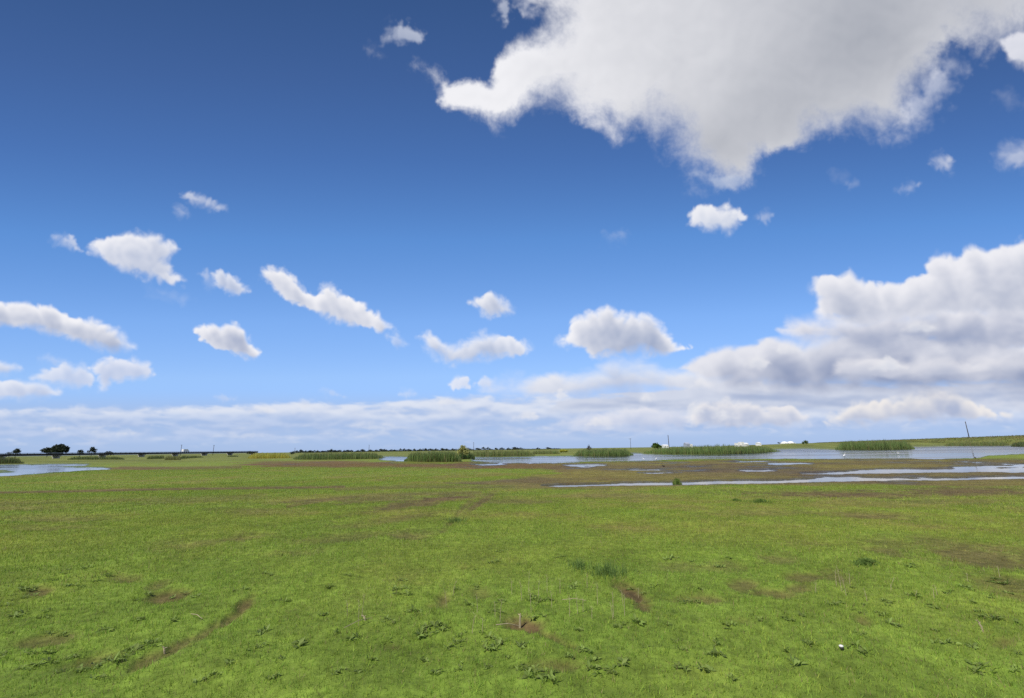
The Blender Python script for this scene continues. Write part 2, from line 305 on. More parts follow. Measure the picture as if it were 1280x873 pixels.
# ------------------------------------------------------------------ helpers
NZ = Noise(23); NG = np.random.RandomState(11)
def ss(a, b, x):
    t = np.clip((x-a)/(b-a), 0, 1); return t*t*(3-2*t)
def pix(x, y, z):
    """photo coordinates of points (numpy)"""
    z = z-EYE
    f = x*FW[0]+y*FW[1]+z*FW[2]; r = x*RT[0]+y*RT[1]+z*RT[2]; u = x*UP[0]+y*UP[1]+z*UP[2]
    ok = f > .3
    f = np.where(ok, f, 1)
    return np.where(ok, 640+FPX*r/f, -9e3), np.where(ok, 426.5-FPX*u/f, 9e3), ok
def ray(X, Y): return FW+RT*((X-640)/FPX)-UP*((Y-426.5)/FPX)
def ground(X, Y, z=None):
    """the point of the ground seen at photo position X, Y"""
    d = ray(X, Y); zz = .06 if z is None else z
    for _ in range(1 if z is not None else 3):
        t = (zz-EYE)/d.z; p = Vector((d.x*t, d.y*t, zz))
        if z is None: zz = float(terrain(np.array([p.x]), np.array([p.y]))[0][0])
    return p
def at_depth(X, Y, dist):
    """the point seen at X, Y at a given distance straight ahead"""
    d = ray(X, Y); t = dist/d.y; return Vector((0, 0, EYE))+d*t
def height(p, X, Y): return at_depth(X, Y, p.y).z-p.z
def tag(o, label=None, cat=None, group=None, kind=None):
    if label: o['label'] = label
    if cat: o['category'] = cat
    if group: o['group'] = group
    if kind: o['kind'] = kind
    return o
def empty(name, loc=(0, 0, 0), rz=0):
    o = bpy.data.objects.new(name, None); o.location = loc; o.rotation_euler = (0, 0, rz); o.empty_display_size = .2
    col.objects.link(o); return o
def link(name, me, parent=None, loc=None):
    o = bpy.data.objects.new(name, me); col.objects.link(o)
    if parent: o.parent = parent
    if loc is not None: o.location = loc
    return o
def np_mesh(name, V, F, mat, colors=None, smooth=False, attrs=None):
    """mesh from arrays: V (n,3); F (m,k) all faces with k corners"""
    V = np.asarray(V, np.float32); F = np.asarray(F, np.int32)
    me = bpy.data.meshes.new(name); k = F.shape[1]
    me.vertices.add(len(V)); me.vertices.foreach_set('co', V.ravel())
    me.loops.add(F.size); me.loops.foreach_set('vertex_index', F.ravel())
    me.polygons.add(len(F)); me.polygons.foreach_set('loop_start', np.arange(0, F.size, k, dtype=np.int32))
    if smooth: me.polygons.foreach_set('use_smooth', np.ones(len(F), bool))
    me.update(calc_edges=True)
    if colors is not None:
        a = me.color_attributes.new('Col', 'FLOAT_COLOR', 'POINT')
        c = np.ones((len(V), 4), np.float32); c[:, :3] = colors; a.data.foreach_set('color', c.ravel())
    for n, v in (attrs or {}).items():
        a = me.attributes.new(n, 'FLOAT', 'POINT'); a.data.foreach_set('value', np.asarray(v, np.float32))
    me.materials.append(mat); return me
class MB:
    """collects boxes and tubes into one mesh"""
    def __init__(s): s.v = []; s.f = []
    def box(s, x0, x1, y0, y1, z0, z1, fn=None):
        n = len(s.v); c = [(x, y, z) for z in (z0, z1) for y in (y0, y1) for x in (x0, x1)]
        s.v += [fn(*p) if fn else p for p in c]
        s.f += [tuple(n+i for i in q) for q in ((0, 2, 3, 1), (4, 5, 7, 6), (0, 1, 5, 4), (2, 6, 7, 3), (0, 4, 6, 2), (1, 3, 7, 5))]
    def tube(s, pts, rad, seg=8, cap=True):
        pts = [Vector(p) for p in pts]; n0 = len(s.v)
        for i, p in enumerate(pts):
            d = (pts[min(i+1, len(pts)-1)]-pts[max(i-1, 0)]).normalized()
            a = d.cross(Vector((0, 0, 1)) if abs(d.z) < .9 else Vector((1, 0, 0))).normalized(); b = d.cross(a)
            for k in range(seg):
                t = 2*math.pi*k/seg; q = p+(a*math.cos(t)+b*math.sin(t))*rad[i]; s.v.append(tuple(q))
        for i in range(len(pts)-1):
            for k in range(seg):
                k2 = (k+1) % seg; a = n0+i*seg
                s.f.append((a+k, a+k2, a+seg+k2, a+seg+k))
        if cap:
            s.f.append(tuple(n0+k for k in range(seg))[::-1]); a = n0+(len(pts)-1)*seg; s.f.append(tuple(a+k for k in range(seg)))
    def ball(s, c, r, seg=10, rings=7):
        n0 = len(s.v); c = Vector(c)
        for i in range(rings+1):
            t = math.pi*i/rings
            for k in range(seg):
                u = 2*math.pi*k/seg
                s.v.append((c.x+r[0]*math.sin(t)*math.cos(u), c.y+r[1]*math.sin(t)*math.sin(u), c.z+r[2]*math.cos(t)))
        for i in range(rings):
            for k in range(seg):
                k2 = (k+1) % seg; a = n0+i*seg; s.f.append((a+k, a+seg+k, a+seg+k2, a+k2))
    def mesh(s, name, mat, smooth=False):
        me = bpy.data.meshes.new(name); me.from_pydata(s.v, [], s.f); me.update()
        if smooth: me.polygons.foreach_set('use_smooth', [True]*len(me.polygons))
        me.materials.append(mat); return me
    def build(s, name, mat, parent=None, loc=None, smooth=False): return link(name, s.mesh(name, mat, smooth), parent, loc)

# ------------------------------------------------------------------ materials
def material(name, color=None, rough=.8, attr=None, trans=0., noise=None, spec=.3):
    m = bpy.data.materials.new(name); m.use_nodes = True; nt = m.node_tree; b = nt.nodes['Principled BSDF']
    b.inputs['Roughness'].default_value = rough; b.inputs['Specular IOR Level'].default_value = spec
    src = None
    if attr:
        a = nt.nodes.new('ShaderNodeAttribute'); a.attribute_name = attr; src = a.outputs['Color']
    elif color: b.inputs['Base Color'].default_value = (*color, 1)
    if noise:                                   # (scale, low, high): surface mottling
        t = nt.nodes.new('ShaderNodeTexNoise'); t.inputs['Scale'].default_value = noise[0]; t.inputs['Detail'].default_value = 6
        g = nt.nodes.new('ShaderNodeNewGeometry'); nt.links.new(g.outputs['Position'], t.inputs['Vector'])
        r = nt.nodes.new('ShaderNodeMapRange'); r.inputs[1].default_value = .3; r.inputs[2].default_value = .7
        r.inputs[3].default_value = noise[1]; r.inputs[4].default_value = noise[2]; nt.links.new(t.outputs[0], r.inputs[0])
        v = nt.nodes.new('ShaderNodeVectorMath'); v.operation = 'SCALE'
        if src: nt.links.new(src, v.inputs[0])
        else: v.inputs[0].default_value = color
        nt.links.new(r.outputs[0], v.inputs['Scale']); src = v.outputs[0]
    if src: nt.links.new(src, b.inputs['Base Color'])
    if trans:
        tr = nt.nodes.new('ShaderNodeBsdfTranslucent'); mx = nt.nodes.new('ShaderNodeMixShader'); mx.inputs[0].default_value = trans
        if src: nt.links.new(src, tr.inputs[0])
        else: tr.inputs[0].default_value = (*color, 1)
        nt.links.new(b.outputs[0], mx.inputs[1]); nt.links.new(tr.outputs[0], mx.inputs[2])
        nt.links.new(mx.outputs[0], nt.nodes['Material Output'].inputs[0])
    return m
LEAF = material('leaf', attr='Col', rough=.6, trans=.3, spec=.25)
BLADE = material('blade', attr='Col', rough=.65, trans=.42, spec=.2)
BARK = material('bark', (.10, .08, .06), .9, noise=(3, .6, 1.3))
WOOD = material('weathered_wood', (.075, .062, .052), .9, noise=(6, .6, 1.3))
CONC = material('concrete', (.46, .44, .40), .85, noise=(.8, .8, 1.1))
CONC_SHADED = material('shaded_concrete', (.060, .056, .052), .85, noise=(.6, .7, 1.2))  # concrete with the backlit bridge's shade put into its colour
WHITE = material('white_paint', (.80, .79, .76), .6, noise=(.3, .9, 1.05))
GREYW = material('grey_sheet_metal', (.34, .37, .45), .5, noise=(.3, .9, 1.1))
DARKGLASS = material('dark_glass', (.03, .035, .04), .15)
RUBBER = material('rubber', (.02, .02, .02), .8)
FEATHER = material('white_feathers', (.82, .81, .78), .8)
DUCK = material('dark_feathers', (.035, .028, .024), .8)
BILL = material('bill', (.45, .28, .05), .5)
LEGM = material('dark_leg', (.03, .03, .028), .6)

# ------------------------------------------------------------------ terrain
WATER = [  # open water and the long puddles, as outlines in the photo
    [(590, 571.8), (640, 571.8), (700, 570.8), (760, 570.8), (792, 567.0), (812, 568.3), (860, 569), (900, 568.5), (975, 562), (1010, 561.3), (1045, 562.8), (1100, 562.5), (1146, 559.2), (1200, 558), (1262, 557.6), (1300, 558.5), (1500, 556), (1500, 566), (1288, 567.2), (1236, 568.6), (1222, 572), (1180, 573.4), (1100, 572.2), (1040, 573), (960, 573.2), (870, 573.4), (800, 575.8), (745, 576.4), (690, 578.6), (640, 578.2), (592, 576.2)],
    [(478, 571.2), (505, 571.6), (520, 574), (505, 576.2), (476, 574.4)],
    [(-200, 579.6), (0, 581.2), (40, 581.5), (62, 580.6), (78, 580.4), (110, 580.6), (106, 581.8), (60, 583.4), (90, 584.2), (128, 584.6), (136, 586), (100, 588.4), (60, 590.8), (20, 593.4), (0, 594.4), (-200, 600)],
    [(680, 606.6), (706, 605.0), (770, 603.0), (830, 601.8), (900, 599.8), (960, 599.2), (1020, 597.6), (1080, 597), (1150, 596.8), (1220, 595.2), (1300, 593.6), (1500, 589), (1500, 592), (1300, 597.0), (1215, 598.4), (1150, 599.6), (1090, 600.4), (1030, 602.2), (960, 603.2), (880, 605.0), (800, 605.8), (740, 606.8), (700, 607.8)],
    [(1004, 591.4), (1040, 590.2), (1070, 587.4), (1100, 585.8), (1180, 586.0), (1300, 583.6), (1500, 580), (1500, 586), (1300, 588.4), (1180, 590.2), (1080, 591.2), (1040, 592.2)],
    [(1190, 583.6), (1240, 581.6), (1300, 580.2), (1500, 578), (1500, 580.4), (1300, 582), (1230, 584)],
    [(800, 590.4), (836, 589.6), (850, 590.6), (812, 591.6)],
    [(925, 587.4), (960, 586.8), (968, 588.2), (935, 588.6)],
    [(960, 578.8), (1000, 578.2), (1015, 579.4), (980, 580.2)],
    [(705, 581.2), (745, 580.2), (756, 581.2), (720, 582.2)], [(590, 580.2), (625, 579.6), (632, 580.6), (602, 581.4)],
]
ISLETS = [[(-200, 586.4), (0, 587), (28, 588), (20, 589.6), (0, 590.6), (-200, 593.5)],
          [(1226, 571.6), (1240, 570.0), (1258, 567.9), (1290, 566.2), (1500, 562), (1500, 575), (1290, 574), (1235, 573.4)]]
MUD = [[(286, 580.4), (330, 577.4), (420, 576), (520, 578.5), (600, 578.5), (720, 578.6), (860, 575.6), (980, 574.2), (1100, 573), (1220, 573), (1300, 574.5), (1500, 574), (1500, 606), (1300, 608), (1200, 609), (1050, 606.5), (900, 607.5), (760, 610), (640, 609), (560, 605), (640, 599), (700, 592.5), (690, 587.4), (600, 586), (500, 585), (420, 584.5), (330, 583.4)],
       [(125, 584.8), (150, 584.2), (215, 585.6), (180, 587.2), (128, 587.2), (60, 591.4), (10, 595), (-100, 599), (-100, 597), (60, 590.2)]]
# worn brown spots: X, Y, half width, half height, tilt, strength
SPOTS = [(656, 797, 23, 10, 6, 1.6), (690, 815, 26, 5, 25, .8), (636, 792, 10, 5, 0, .8), (792, 757, 26, 9, 42, 1.25), (806, 776, 12, 6, 35, 1.0), (775, 745, 12, 5, 10, .8),
         (304, 772, 14, 6, -35, 1.0), (285, 790, 24, 5, -38, .8), (257, 808, 24, 5, -36, .75), (215, 832, 30, 5, -33, .8), (178, 850, 25, 6, -30, .8), (205, 760, 20, 6, -12, 1.0), (160, 738, 16, 5, -5, .8), (235, 690, 40, 6, -5, .5),
         (305, 680, 26, 5, -4, .7), (150, 733, 18, 6, 0, .6), (48, 753, 16, 6, -10, .9), (60, 818, 30, 7, -10, .7), (120, 845, 30, 8, -15, .7), (20, 640, 60, 4, 0, .35), (70, 655, 70, 4, 0, .4),
         (1225, 706, 60, 16, 4, .9), (1180, 690, 50, 8, 4, .6), (1120, 690, 40, 7, 5, .5), (1270, 750, 40, 16, 8, .7), (1050, 735, 22, 8, 30, .6), (1008, 735, 20, 6, 0, .8), (935, 746, 14, 6, 0, .8), (1002, 749, 18, 7, 0, .8), (975, 757, 30, 6, 8, .8), (880, 764, 30, 7, 0, .8), (905, 722, 30, 6, 0, .5),
         (970, 710, 26, 6, 0, .6), (1015, 690, 40, 4, 0, .45), (1110, 700, 26, 6, 15, .7), (1082, 793, 14, 7, 30, .8), (1058, 832, 16, 5, 5, .7), (1262, 822, 22, 8, 0, .8), (930, 794, 18, 6, 15, .4),
         (560, 625, 50, 5, -6, .9), (600, 632, 30, 5, -40, .7), (520, 633, 70, 6, -12, .7), (470, 626, 60, 5, -4, .6), (500, 655, 70, 5, -8, .45), (440, 680, 60, 6, -5, .5), (510, 678, 30, 5, 0, .7), (650, 630, 40, 4, 0, .5), (580, 640, 30, 4, -50, .5),
         (555, 763, 16, 8, -50, .8), (600, 755, 14, 6, 0, .5), (540, 773, 10, 4, 0, .5), (700, 855, 30, 8, 0, .7), (486, 828, 14, 5, 0, .4),
         (1090, 652, 60, 4, 3, .6), (960, 648, 60, 4, 0, .35), (1060, 620, 110, 5, 1, .8), (1200, 616, 110, 7, 0, .8), (760, 622, 60, 4, 0, .4), (1180, 632, 80, 4, 0, .4),
         (400, 628, 60, 3, -4, .7), (250, 628, 70, 4, -4, .35), (330, 645, 60, 5, 0, .4), (60, 667, 50, 4, 0, .5), (195, 745, 12, 4, -20, .6), (360, 702, 30, 5, -6, .4), (850, 720, 20, 6, 0, .4)]
# thin brown wheel and water lines: points along them, half width, strength
TRACKS = [([(-60, 618), (0, 616.5), (90, 615), (180, 612.5), (300, 610.5), (430, 609)], 1.0, 1.0), ([(360, 637), (400, 629), (440, 623), (520, 619), (600, 617)], 1.8, .7),
          ([(420, 612), (520, 609), (640, 609.5), (760, 611)], 1.5, .6), ([(150, 585), (230, 585.5), (300, 584)], 1.2, .8), ([(0, 634), (120, 628), (240, 626), (330, 622)], 2.0, .4)]
def path_sd(px, py, pts, ys=1.):
    d = np.full(px.shape, 1e9, np.float32)
    for (ax, ay), (bx, by) in zip(pts, pts[1:]):
        ex, ey = bx-ax, (by-ay)*ys
        qx, qy = px-ax, (py-ay)*ys
        t = np.clip((qx*ex+qy*ey)/(ex*ex+ey*ey), 0, 1)
        d = np.minimum(d, (qx-t*ex)**2+(qy-t*ey)**2)
    return np.sqrt(d)
def fields(x, y):
    """what the ground is like at world points: water (px inside), mud, worn soil, tone noises"""
    X, Y, ok = pix(x, y, np.full(x.shape, .06))
    n = {}
    n['X'], n['Y'] = X, Y
    r = np.hypot(x, y)
    n1 = NZ.fbm(x/2.6, y/2.6, 5, .55); n2 = NZ.fbm(x/.55+9, y/.55, 4, .55); n3 = NZ.fbm(x/9.+4, y/9., 4); n4 = NZ.fbm(x/.16+3, y/.16, 3, .6)
    n['n1'], n['n2'], n['n3'], n['n4'] = n1, n2, n3, n4
    far = ss(14, 26, r)
    w = np.full(x.shape, -50., np.float32); mud = np.zeros(x.shape, np.float32)
    k = ok & (Y < 612) & (Y > 552) & (X > -420) & (X < 1700) & (r > 12)
    if k.any():
        Xk, Yk = X[k], Y[k]; wk = np.full(Xk.shape, -50., np.float32); YS = 3.
        for P in WATER: wk = np.maximum(wk, poly_sd(Xk, Yk*YS, [(a, b*YS) for a, b in P]))
        for P in ISLETS: wk = np.minimum(wk, -poly_sd(Xk, Yk*YS, [(a, b*YS) for a, b in P]))
        mk = np.full(Xk.shape, -50., np.float32)
        for P in MUD: mk = np.maximum(mk, poly_sd(Xk, Yk*YS, [(a, b*YS) for a, b in P]))
        edge = (n1[k]*.8+n3[k]*.8)
        mud[k] = ss(-5, 6, mk+edge*10)
        # shallow pools left on the mud flat
        pool = (NZ.fbm(x[k]/7+31, y[k]/7, 4, .6)-.22-.25*ss(585, 597, Yk)-.3*ss(760, 660, Xk)-.4*(1-mud[k]))*16
        pool = np.where(mk > 0, pool, -50)
        w[k] = np.maximum(wk+1.2+edge*4.5+n2[k]*1.6, pool)
    n['w'] = w; n['mud'] = mud
    s = np.zeros(x.shape, np.float32)
    q = ok & (Y > 580) & (Y < 900) & (X > -160) & (X < 1440)
    if q.any():
        Xq, Yq = X[q], Y[q]; sq = np.zeros(Xq.shape, np.float32)
        wob = n1[q]*.6+n2[q]*.8+n4[q]*.5
        for cx, cy, rx, ry, a, st in SPOTS:
            c, si = math.cos(R(a)), math.sin(R(a)); dx, dy = Xq-cx, Yq-cy
            e = np.sqrt(((dx*c+dy*si)/rx)**2+((-dx*si+dy*c)/ry)**2)
            sq = np.maximum(sq, (.85 if cy > 662 else 1.2)*st*ss(1.6, .25, e+wob*1.25))
        for pts, hw, st in TRACKS:
            sq = np.maximum(sq, .95*st*ss(2.8, .2, path_sd(Xq, Yq, pts, 1.)/hw+wob*.9))
        s[q] = sq
    n['soil'] = np.clip(s, 0, 1.3)
    n['worn'] = ss(.18, .62, n1*.6+n3*.45+n2*.35+.20*ss(690, 640, Y)*ss(570, 590, Y))           # thin, yellowing grass
    return n
def terrain(x, y, n=None):
    n = n or fields(x, y); X, Y = n['X'], n['Y']; r = np.hypot(x, y)
    m = np.where((Y > 9e2), 1, ss(600, 650, Y))
    micro = NZ.fbm(x/.9+70, y/.9, 4, .5)
    dry = .055+.13*m+micro*(.012+.028*m)+.03*n['n3']*(1-.5*m)-.045*n['soil']*m+.10*ss(150, 260, r)
    t = ss(-1.6, 1.6, n['w'])
    z = dry*(1-t)-.07*t
    # the long rise of the levee on the far right
    # (a straight earth bank running away from the viewer)
    q = (x-394)*.9203-(y-350)*.3913
    lev = ss(-42, -6, q)*ss(120, 180, y)*(1-ss(20, 60, q)*.4)
    rise = ss(330, 520, y)*ss(.47, .60, x/np.maximum(y, 1))*(1-ss(1500, 4000, y))
    return z+np.maximum(lev*(6.1+.35*n['n3']), rise*3.4), n
GREEN = np.array((.150, .205, .026)); YELLOW = np.array((.225, .213, .038)); BROWN = np.array((.112, .068, .034)); MUDC = np.array((.105, .080, .040)); OLIVE = np.array((.165, .140, .036)); DEEP = np.array((.098, .152, .020))
def ground_color(n, x, y):
    L = lambda a, b, t: a+(b-a)*t[:, None]
    r = np.hypot(x, y)
    c = L(GREEN[None], YELLOW[None], np.clip(.30+.9*n['n1']+.35*n['n3'], 0, 1)*.55)
    c = L(c, DEEP[None], np.clip(.1-.8*n['n3']+.5*n['n2'], 0, 1)*.5)
    c = L(c, np.array((.135, .212, .028))[None], ss(11, 4, r)*.55)
    c = L(c, OLIVE[None], n['worn']*.6)
    # mud flat: olive, brown and green films in bands
    b = NZ.fbm(x/11+8, y/11, 4); b2 = NZ.fbm(x/3+5, y/3, 4, .55)
    mc = L(MUDC[None]*1.05, OLIVE[None], np.clip(.5+1.6*b, 0, 1)); mc = L(mc, YELLOW[None]*.8, np.clip(1.3*b2-.1, 0, 1)*.7); mc = L(mc, BROWN[None], np.clip(-1.6*b2-.05, 0, 1)*.6)
    mc = L(mc, BROWN[None]*np.array((1.15, 1., .9)), ss(591, 585, n['Y'])*ss(760, 640, n['X'])*.65)
    c = L(c, mc, n['mud'])
    c = L(c, BROWN[None]*(1+.35*n['n4'][:, None]+.2*n['n2'][:, None]), np.clip(n['soil'], 0, 1)*(.9-.25*n['mud']))
    wet = ss(-4.5, -.2, n['w'])
    c = c*(1-.42*wet[:, None])
    # beyond the pools: coarse meadow, yellow-green
    f = ss(75, 160, r)*(1-n['mud']); lev = ss(-30, 5, (x-394)*.9203-(y-350)*.3913)*ss(120, 180, y)
    c = L(c, np.array((.140, .150, .036))[None]*(1+.7*b[:, None]+.5*NZ.fbm(x/38+3, y/38, 3)[:, None]), f*.8)
    # the levee and the rise: dry reddish grass in drifts
    dr = NZ.fbm(x/16+77, y/16, 4, .6)
    c = L(c, L(np.array((.115, .130, .036))[None], np.array((.150, .098, .050))[None], np.clip(.35+1.5*dr, 0, 1)), lev)
    return np.clip(c*(1+.13*n['n2'][:, None]), .01, .5), wet

def make_ground():
    fr = np.radians(np.linspace(-58, 58, 1150)); bk = np.radians(np.linspace(58, 302, 92)[1:-1])
    th = np.concatenate([fr, bk]); nt_ = len(th)
    rad = np.concatenate([np.linspace(.25, 2.6, 14)[:-1], np.geomspace(2.6, 420, 720)[:-1], np.geomspace(420, 12000, 70)])
    x = np.outer(rad, np.sin(th)).ravel(); y = np.outer(rad, np.cos(th)).ravel()
    z, n = terrain(x, y); c, wet = ground_color(n, x, y)
    x = np.append(x, 0); y = np.append(y, 0); z = np.append(z, .185); c = np.vstack([c, GREEN]); wet = np.append(wet, 0)
    i = np.arange(len(rad)-1)[:, None]*nt_; j = np.arange(nt_)[None]; j2 = (j+1) % nt_
    F = np.stack([i+j, i+j2, i+nt_+j2, i+nt_+j], -1).reshape(-1, 4)
    hub = len(x)-1
    m = bpy.data.materials.new('meadow_ground'); m.use_nodes = True; nt = m.node_tree; b = nt.nodes['Principled BSDF']; L = nt.links.new
    a = nt.nodes.new('ShaderNodeAttribute'); a.attribute_name = 'Col'; w = nt.nodes.new('ShaderNodeAttribute'); w.attribute_name = 'wet'
    g = nt.nodes.new('ShaderNodeNewGeometry')
    def noise(sc, d=5):
        t = nt.nodes.new('ShaderNodeTexNoise'); t.inputs['Scale'].default_value = sc; t.inputs['Detail'].default_value = d; t.inputs['Roughness'].default_value = .65
        L(g.outputs['Position'], t.inputs['Vector']); return t.outputs[0]
    mr = nt.nodes.new('ShaderNodeMapRange'); mr.inputs[1].default_value = .3; mr.inputs[2].default_value = .7; mr.inputs[3].default_value = .62; mr.inputs[4].default_value = 1.38
    L(noise(9), mr.inputs[0])
    mr2 = nt.nodes.new('ShaderNodeMapRange'); mr2.inputs[1].default_value = .3; mr2.inputs[2].default_value = .7; mr2.inputs[3].default_value = .7; mr2.inputs[4].default_value = 1.3
    L(noise(1.1), mr2.inputs[0])
    mm = nt.nodes.new('ShaderNodeMath'); mm.operation = 'MULTIPLY'; L(mr.outputs[0], mm.inputs[0]); L(mr2.outputs[0], mm.inputs[1])
    v = nt.nodes.new('ShaderNodeVectorMath'); v.operation = 'SCALE'; L(a.outputs['Color'], v.inputs[0]); L(mm.outputs[0], v.inputs['Scale']); L(v.outputs[0], b.inputs['Base Color'])
    ro = nt.nodes.new('ShaderNodeMapRange'); ro.inputs[3].default_value = .95; ro.inputs[4].default_value = .38; L(w.outputs['Fac'], ro.inputs[0]); L(ro.outputs[0], b.inputs['Roughness'])
    b.inputs['Specular IOR Level'].default_value = .18
    bp = nt.nodes.new('ShaderNodeBump'); bp.inputs['Strength'].default_value = .55; bp.inputs['Distance'].default_value = .03; L(noise(14, 6), bp.inputs['Height']); L(bp.outputs[0], b.inputs['Normal'])
    me = np_mesh('meadow', np.stack([x, y, z], -1), F, m, c, True, {'wet': wet})
    o = link('meadow_ground', me); tag(o, kind='structure')
    return o
make_ground()

# the water: one sheet at height zero, showing wherever the ground dips below it
def make_water():
    m = bpy.data.materials.new('marsh_water'); m.use_nodes = True; nt = m.node_tree; b = nt.nodes['Principled BSDF']; L = nt.links.new
    b.inputs['Base Color'].default_value = (.045, .05, .045, 1); b.inputs['Roughness'].default_value = .06; b.inputs['IOR'].default_value = 1.33; b.inputs['Specular IOR Level'].default_value = .5
    g = nt.nodes.new('ShaderNodeNewGeometry')
    mp = nt.nodes.new('ShaderNodeMapping'); mp.inputs['Scale'].default_value = (.7, 1.0, 1); L(g.outputs['Position'], mp.inputs[0])
    t = nt.nodes.new('ShaderNodeTexNoise'); t.inputs['Scale'].default_value = 1.6; t.inputs['Detail'].default_value = 5; L(mp.outputs[0], t.inputs['Vector'])
    t2 = nt.nodes.new('ShaderNodeTexNoise'); t2.inputs['Scale'].default_value = .09; t2.inputs['Detail'].default_value = 4; L(mp.outputs[0], t2.inputs['Vector'])
    r = nt.nodes.new('ShaderNodeMapRange'); r.inputs[1].default_value = .38; r.inputs[2].default_value = .62; r.inputs[3].default_value = .15; r.inputs[4].default_value = 1.; L(t2.outputs[0], r.inputs[0])
    bp = nt.nodes.new('ShaderNodeBump'); bp.inputs['Distance'].default_value = .10; sy = nt.nodes.new('ShaderNodeSeparateXYZ'); L(g.outputs['Position'], sy.inputs[0])
    ca = nt.nodes.new('ShaderNodeMapRange'); ca.inputs[1].default_value = 38; ca.inputs[2].default_value = 75; ca.inputs[3].default_value = .10; L(sy.outputs['Y'], ca.inputs[0])   # the shallow near pools lie calm
    mu = nt.nodes.new('ShaderNodeMath'); mu.operation = 'MULTIPLY'; L(r.outputs[0], mu.inputs[0]); L(ca.outputs[0], mu.inputs[1]); L(mu.outputs[0], bp.inputs['Strength'])
    rg = nt.nodes.new('ShaderNodeMapRange'); rg.inputs[1].default_value = 45; rg.inputs[2].default_value = 160; rg.inputs[3].default_value = .05; rg.inputs[4].default_value = .24; L(sy.outputs['Y'], rg.inputs[0])
    ws = nt.nodes.new('ShaderNodeMapping'); ws.inputs['Scale'].default_value = (.012, .10, 1); L(g.outputs['Position'], ws.inputs[0]); wn = nt.nodes.new('ShaderNodeTexNoise'); wn.inputs['Scale'].default_value = 1; wn.inputs['Detail'].default_value = 4; L(ws.outputs[0], wn.inputs['Vector'])
    wr = nt.nodes.new('ShaderNodeMapRange'); wr.inputs[1].default_value = .35; wr.inputs[2].default_value = .65; wr.inputs[3].default_value = .3; wr.inputs[4].default_value = 2.0; L(wn.outputs[0], wr.inputs[0])
    wm = nt.nodes.new('ShaderNodeMath'); wm.operation = 'MULTIPLY'; L(rg.outputs[0], wm.inputs[0]); L(wr.outputs[0], wm.inputs[1]); L(wm.outputs[0], b.inputs['Roughness'])   # wind ripples too fine to see from here; L(t.outputs[0], bp.inputs['Height']); L(bp.outputs[0], b.inputs['Normal'])
    V = []; F = []
    xs = np.linspace(-420, 620, 27); ys = np.geomspace(12, 560, 20)
    for yy in ys:
        for xx in xs: V.append((xx, yy, 0))
    for j in range(len(ys)-1):
        for i in range(len(xs)-1):
            a = j*len(xs)+i; F.append((a, a+1, a+len(xs)+1, a+len(xs)))
    tag(link('marsh_water', np_mesh('marsh_water', V, F, m)), kind='structure')
make_water()

# ------------------------------------------------------------------ short grass
def make_grass():
    zones = [(1.2, 8, 5600, .0042, .044), (8, 16, 2700, .0062, .052), (16, 32, 820, .011, .062), (32, 70, 190, .018, .07)]
    Vs, Cs = [], []
    for r0, r1, den, wd, ht in zones:
        half = R(78 if r0 < 5 else 56); cnt = int((r1*r1-r0*r0)*half*den)
        r = np.sqrt(NG.uniform(r0*r0, r1*r1, cnt)); a = NG.uniform(-half, half, cnt)
        x = r*np.sin(a); y = r*np.cos(a)
        # blades gather in little tussocks
        tu = NZ.fbm(x/.07+13, y/.07, 2)
        keep = NG.rand(cnt) < np.clip(.62+1.0*tu, .12, 1)
        x, y, r = x[keep], y[keep], r[keep]
        n = fields(x, y)
        gone = np.clip(n['soil']*.68+.55*n['worn']*.5+n['mud']*.45, 0, .99)
        keep = (NG.rand(len(x)) > gone) & ((n['w'] < -1.5) | ((n['w'] < 4) & (r > 18) & (NG.rand(len(x)) < .22)))
        x, y, r = x[keep], y[keep], r[keep]; n = {k: v[keep] for k, v in n.items()}
        z, _ = terrain(x, y, n); z = np.maximum(z, -.012); c, _ = ground_color(n, x, y); k = len(x)
        hgt = .85*ht*NG.uniform(.45, 1.25, k)*(1+.5*n['n2'])*np.clip(1-.5*n['soil']-.35*n['worn']-.45*n['mud'], .3, 1)
        ang = NG.uniform(0, 2*np.pi, k); lean = np.abs(NG.normal(0, .55, k))*hgt; la = NG.uniform(0, 2*np.pi, k)
        w = wd*NG.uniform(.6, 1.3, k)*.5
        base = np.stack([x, y, z-.004], -1); s = np.stack([np.cos(ang)*w, np.sin(ang)*w, 0*w], -1)
        tip = base+np.stack([np.cos(la)*lean, np.sin(la)*lean, hgt], -1)
        Vs.append(np.stack([base-s, base+s, tip], 1).reshape(-1, 3))
        dry = NG.rand(k) < (.08+.28*n['worn']+.3*n['soil'])
        cc = c*np.exp(NG.normal(-.03, 1, (k, 1))*(.28+.08*ss(11, 5, r))[:, None])*np.array((1, 1, 1)); cc = cc*(1+NG.normal(0, .08, (k, 3)))
        cc[dry] = np.array((.24, .19, .09))*NG.uniform(.6, 1.2, (dry.sum(), 1))
        Cs.append(np.repeat(np.clip(cc*GRASS_GAIN, .01, .6), 3, 0))
    V = np.concatenate(Vs); C = np.concatenate(Cs); F = np.arange(len(V)).reshape(-1, 3)
    print('grass blades', len(F))
    o = link('meadow_grass', np_mesh('meadow_grass', V, F, BLADE, C)); tag(o, 'short green meadow grass growing over the whole foreground', 'grass', kind='stuff')
GRASS_GAIN = 1.6
make_grass()

